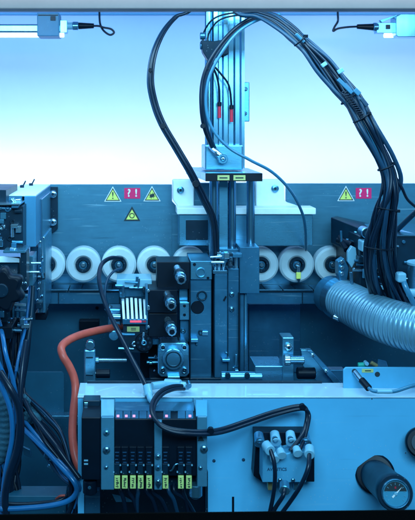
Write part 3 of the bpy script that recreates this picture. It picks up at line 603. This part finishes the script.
# ------------------------------------------------------------------ rods behind panel
t = thing('clamp_post', 'round-topped steel post standing at the left end of the panel ledge', 'post', 89, 392, 1.30)
MB().box(84, 350, 95.5, 392, 1.29, 1.30, .002).build('post_body', m_steel, t); a = P(89.5, 349, 1.295)
MB().disc(90, 346, 4.6, 1.285, 1.30).build('post_head', m_alu, t)
for y in (357, 374.5): MB().box(86, y, 93, y + 1.4, 1.2885, 1.2905, 0).build('slot', m_dark, t)
MB().cyl(P(95, 360.5, 1.30), P(126, 360.5, 1.32), .0032).build('rod', m_chrome, t); MB().cyl(P(95.5, 360.5, 1.30), P(99, 360.5, 1.30), .005).build('nut', m_alu, t)
MB().cyl(P(96, 373.5, 1.30), P(110, 373.5, 1.30), .0065).build('rubber_stop', m_darker, t); MB().cyl(P(94.5, 373.5, 1.3), P(99, 373.5, 1.3), .003).build('stop_pin', m_chrome, t)
t = thing('slim_rod', 'thin bright rod lying just above the panel ledge', 'rod', 200, 385, 1.27)
MB().cyl(P(96, 385.6, 1.275), P(150, 385.6, 1.275), .0014).build('rod', m_chrome, t)
tag(MB().cyl(P(258, 383.2, 1.28), P(322, 383.2, 1.28), .0016).build('slim_rod', m_chrome), 'thin bright rod along the ledge in front of the grey cylinder', 'rod')
tag(bpy.data.objects['slim_rod'], 'thin bright rod on the ledge right of the round-topped post', 'rod')
t = thing('slide_cylinder', 'horizontal grey cylinder with cross pins behind the panel ledge', 'cylinder', 255, 384, 1.31)
MB().cyl(P(221, 376.5, 1.31), P(262, 376.5, 1.31), .0074).build('barrel', m_steel, t)
MB().box(255, 366, 284, 384, 1.305, 1.36, .001).build('end_block', m_steel, t)
for x in (228, 247.5): MB().disc(x, 376, 2.7, 1.297, 1.303, 20).build('pin', m_dark, t)
MB().box(282.5, 337.5, 294, 384, 1.30, 1.33, .0012).build('upright', m_steel, t); bolt(288.5, 347, 4, 1.299, t)
MB().cyl(P(286, 360, 1.29), P(304, 360, 1.29), .0058).build('rod', m_alu, t); MB().cyl(P(284, 360, 1.29), P(290, 360, 1.29), .008).build('nut', m_chrome, t)
MB().cyl(P(297, 373, 1.30), P(315, 373, 1.30), .0085).build('rubber_stop', m_darker, t)
t = thing('wedge_bracket', 'triangular steel bracket sloping down to the ledge with three bolts', 'bracket', 322, 386, 1.30)
MB().prism([(301, 350), (311, 350), (344, 387), (322, 387), (303, 366)], 1.30, 1.31, .0005).build('gusset', m_steel, t)
MB().prism([(307, 350.5), (312, 350.5), (345.5, 387), (337, 387)], 1.285, 1.2995, .0005).build('sloping_band', m_steel2, t)
for x, y in ((312.5, 355), (326, 371), (340.5, 385)): bolt(x, y, 2, 1.284, t, deep=.003)
MB().box(325, 370, 345, 387, 1.40, 1.42).build('back_web', m_steel2, t)

# ------------------------------------------------------------------ front panel
t = thing('front_panel', 'wide smooth blue sheet metal panel with a bright top ledge', 'panel', 240, 515, 1.2)
b = MB()
b.box(78, 397.3, 470, 421, 1.2, 1.204, 0).box(207, 421, 470, 560, 1.2, 1.204, 0).box(78, 421, 84, 560, 1.2, 1.204, 0)
b.build('panel_face', m_panel, t)
p0 = P(77.6, 396.8, 1.2); p1 = P(470, 397.3, 1.2)
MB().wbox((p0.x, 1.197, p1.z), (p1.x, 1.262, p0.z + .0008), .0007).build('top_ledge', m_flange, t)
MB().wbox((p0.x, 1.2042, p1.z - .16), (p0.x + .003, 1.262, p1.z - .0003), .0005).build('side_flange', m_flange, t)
MB().wbox((p0.x + .01, 1.259, p1.z + .0012), (P(322, 0, 1.26).x, 1.262, p1.z + .005), .0005).build('back_lip', m_dark, t)
for x, y in ((214, 461), (243.5, 460)):
    h = MB().disc(x, y, 1.7, 1.1993, 1.201).build('screw_hole', m_inkb, t); MB().disc(x + .5, y + .4, .9, 1.1988, 1.1995).build('screw_tip', m_alu, h)
MB().box(232, 497, 234.2, 520, 1.1992, 1.201, 0).build('slot', m_darker, t)
MB().box(205.3, 472, 208, 520, 1.19, 1.21, .0004).build('cutout_edge', m_dark, t)
for x, y in ((405.5, 453), (372, 399)): MB().disc(x, y, .7, 1.199, 1.201, 10).build('rivet', m_chrome, t)
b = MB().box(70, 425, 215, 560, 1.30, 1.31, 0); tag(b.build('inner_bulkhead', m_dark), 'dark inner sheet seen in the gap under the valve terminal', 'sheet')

# angle plate on ledge with sensor
t = thing('angle_plate', 'pale upright angle plate on the right end of the ledge with a yellow label', 'bracket', 380, 384, 1.25)
MB().prism([(346, 367.5), (470, 367.5), (470, 392), (343.5, 392), (343.5, 370)], 1.236, 1.240, .0006).build('plate', m_body, t)
MB().disc(377.5, 374.5, 2.6, 1.2352, 1.237).build('hole', m_ink, t); MB().disc(354.5, 371.5, 2.6, 1.2352, 1.237).build('hole', m_ink, t)
q = MB().box(362, 369.2, 373.5, 372.6, 1.2348, 1.2362, .0002).build('yellow_label', m_label, t); MB().box(365, 370.4, 371, 371.3, 1.2344, 1.235, 0).build('printed_line', m_ink, q)
t = thing('proximity_sensor', 'small sensor plugged through the angle plate with a black grip and grey lead', 'sensor', 365, 384, 1.2)
MB().cyl(P(355, 372, 1.232), P(362, 381, 1.215), .0038).build('sensor_barrel', m_chrome, t); MB().cyl(P(361.5, 380, 1.216), P(369, 388.6, 1.20), .0048).build('grip', m_darker, t)
MB().tube([(368, 387.5, 1.201), (373, 391, 1.19), (382, 391.8, 1.185), (395, 391.3, 1.185), (412, 386, 1.19), (440, 378, 1.2)], 1.8).build('lead', m_tubel, t)
MB().tube([(377, 391.6, 1.184), (392, 391.5, 1.184)], 2.1).build('lead_label', m_fit, t)
t = thing('terminal_plugs', 'green and yellow plugs peeking above the angle plate', 'plug', 368, 368, 1.3)
MB().cyl(P(358, 365, 1.30), P(367.5, 364.5, 1.30), .0035).build('green_plug', m_green, t); MB().disc(367, 364, 2, 1.29, 1.3).build('plug_tip', m_fit, t)
MB().cyl(P(371, 362.5, 1.30), P(377, 366, 1.30), .003).build('yellow_plug', m_brass, t)
MB().hull([P(378, 359, 1.3), P(386, 361, 1.3), P(388, 367, 1.3), P(377, 367, 1.3), P(380, 360, 1.32), P(386, 367, 1.32)], .0004).build('clip', m_steel, t)

# ------------------------------------------------------------------ valve terminal
t = thing('valve_terminal', 'black pneumatic valve terminal with a row of yellow tags at the lower left', 'valve terminal', 145, 492, 1.14)
def slab(name, x0, x1, y0, y1, d, m, topy=None, bev=.001, parent=None):
    return MB().box(x0, y0, x1, y1, d, 1.199, bev).build(name, m, parent or t)
slab('terminal_body', 114.5, 197, 419, 476, 1.128, m_darker)
slab('electronics_module', 81.5, 100.8, 417.5, 480, 1.128, m_darker)
MB().box(83, 400.5, 100, 417, 1.175, 1.199, .001).build('module_top', m_dark, t)
slab('end_plate', 101, 114.2, 417, 490, 1.122, m_valveplate)
slab('end_plate', 197.2, 207.2, 416.5, 487, 1.122, m_valveplate)
slab('supply_module', 154.3, 162, 421, 490, 1.122, m_valveplate)
for x, y, r in ((106.5, 432.5, 3), (106.5, 450, 3.6), (106.3, 467, 2)): bolt(x, y, r, 1.121, t, m_steel if r == 3 else m_alu, deep=.003)
for x, y, r in ((204, 449, 3.8), (200.5, 467.5, 2)): bolt(x, y, r, 1.121, t, m_alu, deep=.003)
MB().prism([(197.8, 441), (204, 441), (201, 435)], 1.1205, 1.1222, 0).build('warning_mark', m_ink, t)
for y in (456, 467, 481): bolt(158, y, 2.8, 1.121, t, m_alu if y != 467 else m_steel2, deep=.004)
MB().prism([(155.5, 484), (161.5, 484), (158.5, 489)], 1.118, 1.1215, .0003).build('arrow', m_dark, t)
for x, y in ((86, 460), (86, 463.5)): MB().box(x - 2, y, x + 2, y + 1.3, 1.1268, 1.129, 0).build('connector_mark', m_fit, t)
MB().disc(89.5, 488, 1.6, 1.13, 1.135).build('connector_mark', m_steel, t); 
MB().cyl(P(90, 480, 1.14), P(90, 493, 1.14), .009).build('connector', m_darker, t)
MB().box(84, 402.5, 88, 406, 1.174, 1.176).build('connector_mark', m_alu, t)
# sloping LED strip (top side)
def slope(x0, x1, ya, yb, da, db, m, nm, th=.0015, parent=None):
    a = [P(x0, ya, da), P(x1, ya, da), P(x1, yb, db), P(x0, yb, db)]
    return MB().hull(a + [p + Vector((0, .001, -th)) for p in a], 0).build(nm, m, parent or t)
for x in (119, 127, 135, 143, 151): slope(x - 3.6, x + 3.6, 411, 418.4, 1.155, 1.1285, m_steel2, 'led_window')
for x in (167, 181.5, 189.5): slope(x - 3.6, x + 3.6, 411, 418.4, 1.155, 1.1285, m_steel2, 'led_window')
for x in (118, 126.3, 134, 150.5, 166.5, 190):
    slope(x - 1.3, x + 1.3, 414.8, 417.2, 1.1395, 1.131, m_led, 'indicator_light', .0003)
slope(101.2, 114, 399.5, 416.6, 1.185, 1.124, m_fit, 'end_plate_top'); slope(196, 207, 400, 416, 1.185, 1.124, m_body, 'end_plate_top')
slope(115, 194, 402, 410.8, 1.185, 1.156, m_steel2, 'rear_cover')
xs8 = [117.3, 124.8, 133, 140.7, 149.2, 165.6, 181, 189]
base = None
def valve(x):
    v = MB().box(x - 3.6, 447, x + 3.4, 475.5, 1.1245, 1.1285, .0004).build('valve_module', m_darker, t)
    MB().box(x - 3, 464, x + 2.2, 474.5, 1.1222, 1.1247, .0003).build('manual_override', m_dark, v)
    for q, yy in enumerate((452, 455.5, 459, 462)): MB().box(x - 2.2 + (q % 2) * .5, yy, x + 1.8 - (q % 3) * .5, yy + .9, 1.1242, 1.1246, 0).build('printed_line', m_inkb, v)
    MB().disc(x + 3, 465.5, .8, 1.1215, 1.124, 10).build('dot', m_fit, v); MB().disc(x - 3.6, 472.3, .8, 1.1215, 1.124, 10).build('dot', m_fit, v)
    g = MB().box(x - 2.9, 476.3, x + 2.8, 488.8, 1.1195, 1.1235, .0005).build('yellow_tag', m_tag, v)
    rn = random.Random(int(x)); b = MB()
    for q in range(5):
        yy = 478.3 + q * 2; b.box(x - 1.6 + rn.random(), yy, x + .2 + rn.random() * 1.4, yy + .7, 1.1191, 1.1197, 0)
        b.box(x - 1 + rn.random() * 2, yy, x - .4 + rn.random() * 2, yy + 1.5, 1.1190, 1.1197, 0)
    b.build('tag_writing', m_ink, g)
for x in xs8: valve(x)
MB().tube([(170, 471, 1.12), (172, 470, 1.119), (175, 465, 1.118), (178, 464, 1.119)], .8, 8).build('handle', m_alu, t)
slab('lower_manifold', 100, 205, 476.5, 486, 1.15, m_dark)
MB().cyl(P(195.5, 484, 1.13), P(195.5, 496, 1.13), .0085).build('exhaust_fitting', m_fit, t).data.materials[0] = m_steel
MB().disc(195.5, 494, 6, 1.125, 1.14).build('exhaust_elbow', m_steel, t)
for i, (x0, x1, m) in enumerate(((120, 128, m_rub), (128, 140, m_rub), (137, 137, m_rubg), (146, 160, m_rub), (152, 172, m_rub), (168, 180, m_rubg), (182, 190, m_rub), (174, 200, m_rub))):
    tag(MB().tube([(x0, 484, 1.15), (x0 + 1, 492, 1.145), ((x0 + x1) / 2, 501, 1.15), (x1, 525, 1.17)], 2.1).build('outlet_tube', m), 'dark air tube hanging out of the underside of the valve terminal', 'tube', 'tubes under the valve terminal')
MB().hull([P(112, 494, 1.2), P(126, 497, 1.2), P(134, 502, 1.2), P(116, 502, 1.2), P(112, 494, 1.21), P(134, 502, 1.21), P(116, 502, 1.21)], 0).build('lower_bracket', m_steel, t)
MB().box(84, 490, 100, 520, 1.21, 1.22).build('lower_flange', m_steel2, t)

# elbow fittings and loop hose on ledge
t = thing('elbow_fitting', 'pale elbow fitting on the ledge where the long black hose ends', 'fitting', 149, 396, 1.2)
MB().cyl(P(147, 385.5, 1.2), P(149, 396, 1.19), .0058).build('collar', m_fit, t); MB().tube([(149, 394, 1.19), (151, 400, 1.18), (156, 403, 1.17)], 3.2).build('elbow', m_fit, t)
MB().cyl(P(152, 386, 1.21), P(164, 384.5, 1.22), .005).build('barb', m_fit, t)
t = thing('elbow_fitting', 'pale push-in fitting under the flange neck holding the looping hose', 'fitting', 183, 388, 1.2)
MB().cyl(P(165, 383, 1.25), P(181, 384, 1.24), .006).build('body', m_fit, t); MB().cyl(P(180, 386, 1.215), P(189, 386, 1.215), .0062, .005).build('collar', m_fit, t); MB().disc(189, 386, 2.7, 1.20, 1.215).build('release_ring', m_alu, t)
LP = [(182, 386, 1.21), (172, 386.5, 1.19), (161, 391, 1.165), (153.5, 400, 1.14), (151.5, 410, 1.12), (156, 421, 1.105), (168, 428, 1.1), (185, 431, 1.1), (205, 431.5, 1.11), (222, 429, 1.13), (245, 421.5, 1.15), (270, 413, 1.165), (292, 407, 1.17), (303, 406.5, 1.17), (307, 412, 1.17), (306, 424, 1.165), (301, 437, 1.15), (290, 451, 1.14)]
cable('looping_hose', 'tied black hoses looping across the valve terminal and over to the valve block', 'hose', [(LP, 2.0, m_rub), (shift(LP[:-3], 2.2, 3, -.003) + [(308, 425, 1.16), (304, 440, 1.15), (299, 452, 1.14)], 1.7, m_rub)], ties=[(211, 431.5, 1.11, 4.2), (303, 407.5, 1.165, 3.8)])

# ------------------------------------------------------------------ valve block with fittings
t = thing('valve_block', 'blue valve block on a dark mount with pale fittings and three hoses', 'valve block', 284, 485, 1.15)
MB().prism([(255, 432.5), (308.5, 432.5), (308.5, 445), (314.5, 452), (314.5, 482), (262, 482), (253.5, 476), (255.5, 448)], 1.175, 1.199, .0006).build('mount', m_darker, t)
MB().prism([(263, 450), (272, 448), (275, 453), (281, 446), (286, 454), (290, 453), (296, 447), (302, 452), (306.5, 452), (308, 458), (306, 482.5), (290, 482.5), (284, 486), (279, 482.5), (262.5, 482.5)], 1.145, 1.175, .0008).build('body', m_body, t)
q = text('AVENTICS', 277, 469.5, 3.1, 1.1444, 'maker_lettering', m_inkb, t, .0001)
for x, y, m in ((259.5, 438, m_steel), (275.5, 437, m_fit), (291, 437, m_fit), (305.5, 438, m_steel)):
    MB().cyl(P(x - 1, y - 4, 1.165), P(x + .5, y + 6, 1.15), .006, .0072, seg=24).build('plug', m, t); MB().ring(x, y + 3, 3.2, 1.8, 1.148, 1.152, 20).build('plug_ring', m_alu, t)
for x, y in ((280, 455), (296, 453), (273, 459)): MB().cyl(P(x, y - 5, 1.14), P(x + 2, y + 1, 1.13), .0048, .006).build('push_fitting', m_fit, t)
for x, y in ((280, 480), (293, 480)): bolt(x, y, 2, 1.144, t, m_alu, deep=.002)
for x in (270.5, 296): MB().box(x - 2.5, 483, x + 2.5, 490.5, 1.16, 1.17).build('foot_tab', m_brass if x < 280 else m_steel, t)
for x, y, x2, y2 in ((266, 445, 270.5, 451), (309.5, 448, 309.5, 455), (284.5, 484, 284.5, 491)):
    MB().cyl(P(x, y, 1.13), P(x2, y2, 1.115), .0062, .0066).build('hose_collar', m_fit if y < 480 else m_steel, t)
for lab, pts in (('black hose hanging from the left fitting of the valve block', [(270, 449, 1.117), (274, 462, 1.11), (275, 478, 1.11), (273, 497, 1.115), (267, 525, 1.13)]),
                 ('short black hose below the middle of the valve block', [(284.5, 489, 1.116), (283, 496, 1.11), (276, 507, 1.115), (266, 525, 1.13)]),
                 ('black hose hanging from the right fitting of the valve block', [(309.5, 453, 1.117), (308, 468, 1.105), (301, 485, 1.105), (290, 502, 1.115), (272, 526, 1.13)])):
    tag(MB().tube(pts, 2.15).build('black_hose', m_rub), lab, 'hose')

# ------------------------------------------------------------------ regulator and gauge
t = thing('pressure_regulator', 'black cylindrical pressure regulator with a round dial gauge on its end', 'pressure gauge', 375, 495, 1.2)
b = MB(); a = P(375, 475, 1.2); f = P(395.3, 493.5, 1.095); L = (f - a).length
u = (f - a).normalized()
MB().lathe(P(375, 474, 1.2), P(375, 474, 1.18), [(0, .0262), (.006, .0262), (.009, .0235), (.0095, .018)], 48).build('lock_ring', m_darker, t)
MB().lathe(a, f, [(0, .0205), (L * .80, .0208), (L * .82, .0216), (L - .002, .0222), (L, .0212)], 48).build('regulator_body', m_darker, t).data.materials[0] = m_dark
MB().lathe(f - u * .0005, f + u, [(0, .0160), (.0012, .0160), (.0014, .0152)], 48).build('dial_face', m_dial, t)
d_ = [o for o in kids(t) if o.name.startswith('dial_face')][0]
q = u.to_track_quat('Z', 'Y').to_matrix().to_4x4()
# frame on the dial: X right, Y up
ez = u; ex = Vector((1, 0, 0)); ex = (ex - ez * ex.dot(ez)).normalized(); ey = Vector((0, 0, 1)); ey = (ey - ez * ey.dot(ez) - ex * ey.dot(ex)).normalized()
def onface(x, y, h=.0012): return f + ex * x + ey * y + ez * h
def facepoly(pts, nm, m, h=.0013, par=None):
    tb = bmesh.new(); fc = tb.faces.new([tb.verts.new(onface(x, y, h)) for x, y in pts]); r = bmesh.ops.extrude_face_region(tb, geom=[fc])
    for e in r['geom']:
        if isinstance(e, bmesh.types.BMVert): e.co += ez * .0003
    bmesh.ops.recalc_face_normals(tb, faces=tb.faces); b = MB(); b._add(tb); return b.build(nm, m, par or d_)
r_ = .0142
facepoly([(r_ * math.cos(a_), r_ * math.sin(a_)) for a_ in [R(12 + i * 7.8) for i in range(21)]], 'dial_band', m_ink)
for i in range(11):
    a_ = R(-40 + i * 26); c_, s_ = math.cos(a_), math.sin(a_)
    facepoly([(.0105 * c_ - .0002 * s_, .0105 * s_ + .0002 * c_), (.0128 * c_ - .0002 * s_, .0128 * s_ + .0002 * c_), (.0128 * c_ + .0002 * s_, .0128 * s_ - .0002 * c_), (.0105 * c_ + .0002 * s_, .0105 * s_ - .0002 * c_)], 'dial_tick', m_fit, .0017)
a_ = R(45); c_, s_ = math.cos(a_), math.sin(a_)
facepoly([(-.006 * c_ - .0011 * s_, -.006 * s_ + .0011 * c_), (0 - .0009 * s_, .0009 * c_), (.0115 * c_, .0115 * s_), (.0009 * s_, -.0009 * c_), (-.006 * c_ + .0011 * s_, -.006 * s_ - .0011 * c_)], 'needle', m_white, .0021)
MB().lathe(onface(0, 0, .002), onface(0, 0, .004), [(0, .0020), (.0009, .0020), (.0011, .0012)], 20).build('needle_cap', m_fit, d_)
facepoly([(-.001, .006), (.001, .006), (.0008, .0085), (-.0008, .0085)], 'red_mark', m_redp, .0017)
# bezel ring
b = MB(); tb = bmesh.new(); rg = []
for h, r in ((.0005, .0155), (.0035, .0158), (.0035, .0172), (.0005, .0178)):
    rg.append([tb.verts.new(f + ez * h + (ex * math.cos(2 * math.pi * i / 48) + ey * math.sin(2 * math.pi * i / 48)) * r) for i in range(48)])
for i in range(4):
    for j in range(48): fc = tb.faces.new((rg[i][j], rg[i][(j + 1) % 48], rg[(i + 1) % 4][(j + 1) % 48], rg[(i + 1) % 4][j])); fc.smooth = True
bmesh.ops.recalc_face_normals(tb, faces=tb.faces); b._add(tb); b.build('bezel', m_steel2, t)
t = thing('regulator_knob', 'round black knob cut off by the right edge above the gauge', 'knob', 421, 458, 1.2)
MB().lathe(P(421, 443, 1.2), P(421, 443, 1.15), [(0, .021), (.012, .0208), (.03, .0195), (.033, .017)], 48).build('knob_body', m_darker, t)
MB().lathe(P(421, 443, 1.168), P(421, 443, 1.1), [(0, .012), (.002, .0118)], 32).build('knob_cap', m_dark, t)

# ------------------------------------------------------------------ right side unit
t = thing('trim_unit', 'dark blocky trimming unit with a sloping plate behind the right cable bundle', 'machine unit', 375, 300, 1.4)
MB().hull([P(331, 217, 1.46), P(372, 233, 1.36), P(372, 262, 1.36), P(331, 243, 1.46), P(336, 216, 1.54), P(331, 243, 1.54), P(380, 226, 1.54), P(380, 262, 1.54)], .001).build('sloping_plate', m_dark, t)
MB().box(360, 236.5, 470, 291, 1.345, 1.52, .001).build('main_box', m_dark, t)
MB().box(366, 235.2, 470, 236.4, 1.343, 1.50, .0003).build('top_edge', m_alu, t)
MB().cyl(P(383, 228.5, 1.45), P(425, 240, 1.34), .0058).build('bright_rod', m_chrome, t)
MB().cyl(P(393, 229, 1.47), P(430, 231.5, 1.44), .004).build('thin_rod', m_steel, t)
MB().disc(367, 233, 5.5, 1.325, 1.35).build('roll_pin', m_alu, t); MB().ring(367, 233, 4.3, 2.9, 1.322, 1.326).build('pin_ring', m_dark, t)
MB().box(362, 241, 372, 252, 1.32, 1.345, .002).build('pale_cap', m_fit, t)
MB().prism([(352, 246), (356, 248), (357, 258), (352, 268), (348, 262), (348, 252)], 1.36, 1.37).build('pale_wedge', m_fit, t)
MB().ring(391.5, 241, 3.3, 2, 1.34, 1.346).build('ring_bolt', m_alu, t); bolt(391.5, 241, 1.9, 1.345, t, deep=.002)
MB().disc(404, 242, 1.7, 1.342, 1.346).build('screw', m_steel2, t)
for q in ((338, 240, 352, 245), (340, 237, 347, 250)): MB().cyl(P(q[0], q[1], 1.41), P(q[2], q[3], 1.38), .005).build('link_arm', m_darker, t)
MB().box(346, 246, 349, 282, 1.385, 1.40).build('hanger', m_dark, t); MB().prism([(338, 262), (344, 258), (349, 268), (347, 282), (341, 284), (338, 274)], 1.37, 1.39).build('chain_guide', m_steel2, t)
for y in (262, 268, 274): MB().disc(342.5, y, 2, 1.364, 1.37, 16).build('guide_pin', m_chrome, t)
MB().box(375, 286, 384, 290, 1.31, 1.33).build('pale_foot', m_fit, t)
for x in (374,): MB().box(x, 255, x + 3, 290, 1.32, 1.34).build('stay', m_steel2, t)
MB().cyl(P(395, 232, 1.40), P(420, 208, 1.34), .004).build('stay_bar', m_dark, t)
t = thing('filter_cup', 'pale cylindrical cup with a white plug at the right edge', 'filter', 414, 290, 1.25)
MB().cyl(P(424, 264, 1.25), P(424, 292, 1.25), .022).build('cup', m_steel, t); MB().cyl(P(424, 261.5, 1.25), P(424, 265, 1.25), .0235).build('cup_lid', m_fit, t)
MB().box(398, 273, 407, 283, 1.22, 1.235, .003).build('plug', m_fit, t); MB().cyl(P(397, 274.5, 1.225), P(401, 274.5, 1.225), .0022).build('plug_nib', m_fit, t)
MB().cyl(P(407, 293, 1.23), P(425, 293, 1.23), .006).build('cup_foot', m_fit, t)
cable('air_tube', 'short bright blue air tube under the white plug at the right edge', 'tube', [([(403, 280, 1.225), (406, 288, 1.22), (411, 298, 1.22), (418, 312, 1.23)], 2.8, m_tubel)])
# ribbed duct
t = thing('ribbed_duct', 'thick translucent ribbed extraction hose curving off the right edge', 'duct hose', 375, 345, 1.25)
DC = [(343, 300, 1.36), (353, 305, 1.33), (368, 313, 1.295), (384, 320, 1.265), (402, 325.5, 1.24), (425, 330, 1.215), (450, 334, 1.19)]
MB().tube(DC, 19.2, 56, rib=.0016, pitch=.0068, r1=24).build('hose_wall', m_duct, t)
a, c = P(338, 298, 1.378), P(345.5, 301, 1.357)
MB().cyl(a, c, 21.2 * 1.36 / F, seg=48).build('hose_clamp', m_alu, t)
MB().cyl(P(330, 294, 1.40), P(340, 299, 1.372), 19.5 * 1.36 / F, seg=48).build('spigot', m_steel2, t)
MB().cyl(P(334, 317, 1.33), P(339, 319, 1.325), .0045).build('clamp_screw', m_chrome, t); MB().box(336, 312, 340, 320, 1.325, 1.335).build('clamp_lug', m_alu, t)

# ------------------------------------------------------------------ small hardware
def hardware(t, x0, y0, x1, y1, d, n, seed):
    rn = random.Random(seed)
    for k in range(n):
        x = rn.uniform(x0, x1); y = rn.uniform(y0, y1); q = rn.random(); dd = d - rn.uniform(0, .012); m = rn.choice([m_steel, m_steel2, m_dark, m_alu, m_chrome])
        if q < .3: bolt(x, y, rn.uniform(1, 2.1), d - .001, t, m, deep=.004)
        elif q < .5: w = rn.uniform(1.5, 5); h = rn.uniform(1, 3.5); MB().box(x - w, y - h, x + w, y + h, dd - .004, d + .004, .0008).build('small_bracket', m, t)
        elif q < .7: w = rn.uniform(3, 8); MB().cyl(P(x - w, y, dd), P(x + w, y + rn.uniform(-1, 1), dd), rn.uniform(.0012, .0032)).build('pin', m, t)
        elif q < .85: h = rn.uniform(2, 6); MB().cyl(P(x, y - h, dd), P(x + rn.uniform(-1, 1), y + h, dd), rn.uniform(.0015, .0035)).build('stud', m, t)
        else: MB().ring(x, y, 2.6, 1.4, d - .004, d, 20).build('washer', m, t)
def find(lab): return [o for o in bpy.data.objects if o.get('label', '').startswith(lab)][0]
au = find('dark clamping unit'); tu = find('dark blocky trimming'); sh = find('tall blue steel housing'); pb = find('stacked black valve'); tm = find('black motor block'); gb = find('pale upright bracket')
hardware(au, -2, 207, 20, 248, 1.26, 16, 1); hardware(au, 2, 293, 28, 330, 1.27, 16, 2); hardware(gb, 38, 240, 43, 308, 1.36, 8, 3)
hardware(tu, 377, 238, 412, 285, 1.345, 20, 4); hardware(tu, 338, 228, 368, 262, 1.40, 12, 5); hardware(tu, 350, 258, 372, 280, 1.345, 12, 6)
hardware(sh, 213, 254, 238, 268, 1.36, 14, 7); hardware(sh, 193, 322, 208, 345, 1.37, 5, 8); hardware(sh, 216, 340, 238, 374, 1.36, 6, 9)
hardware(tm, 118, 281, 150, 296, 1.385, 10, 10); hardware(tm, 124, 334, 147, 352, 1.345, 6, 11); hardware(pb, 150, 336, 160, 376, 1.38, 8, 12)
for x0, x1, y0, y1, m in ((189.4, 190.6, 282, 384, m_darker), (239.1, 239.9, 294, 378, m_darker), (178, 179.4, 340, 384, m_darker)):
    MB().box(x0, y0, x1, y1, 1.355, 1.40, 0).build('dark_gap', m, sh)
MB().box(140, 337, 215, 378, 1.43, 1.44).build('rear_plate', m_darker, sh)  # dark sheet added behind the parts so the gaps look shaded
MB().box(212, 249, 240, 256, 1.39, 1.46, .001).build('top_bridge', m_steel2, sh)
# lower left tangle
t = thing('cable_tangle', 'dense tangle of dark and blue cables filling the lower left corner', 'cable bundle', 10, 520, 1.25)
rn = random.Random(21)
for k in range(20):
    x0 = rn.uniform(-8, 26); pts = []
    ph = rn.uniform(0, 6)
    for i in range(7):
        u = i / 6; pts.append((x0 * (1 - u) + rn.uniform(-4, 20) * u * .8 + 5 * math.sin(ph + u * 4), 318 + u * 215, 1.30 - .05 * u + rn.uniform(-.008, .008)))
    MB().tube(pts, rn.choice([1.2, 1.6, 2.1, 2.6]), 10).build('cable', rn.choice([m_rub, m_rub, m_rubg, m_blue, m_darker]), t)
for k in range(9):
    y0 = rn.uniform(385, 430); dx = rn.uniform(-6, 8)
    pts = [(8, y0 - 25, 1.30), (24 + dx * .3, y0, 1.29), (42 + dx, y0 + 22, 1.26), (60 + dx * .5, y0 + 44 + rn.uniform(-4, 4), 1.235), (74, 480 + rn.uniform(-5, 9), 1.215), (76 + rn.uniform(-4, 2), 500, 1.21), (66 + rn.uniform(-8, 10), 530, 1.22)]
    MB().tube(pts, rn.choice([1.1, 1.5, 1.9]), 10).build('cable', rn.choice([m_rub, m_rubg, m_blue, m_darker]), t)
# loose leads crossing at the right edge
cable('loose_lead', 'dark lead swinging away from the cable bundle to the right edge', 'cable', [([(396, 178, 1.2), (402, 188, 1.2), (408, 200, 1.21), (420, 210, 1.22)], 1.5, m_rub)])
cable('loose_lead', 'thin lead looping from the bundle down behind the ribbed hose', 'cable', [([(374, 225, 1.24), (367, 245, 1.26), (365, 262, 1.28), (371, 278, 1.3), (388, 286, 1.3), (402, 279, 1.25)], 1.0, m_rubg)])
cable('loose_lead', 'thin dark lead hanging free left of the cable bundle bend', 'cable', [([(384, 190, 1.2), (376, 206, 1.21), (371, 226, 1.22), (371, 250, 1.24), (376, 276, 1.27), (386, 300, 1.3)], 1.2, m_rub)])
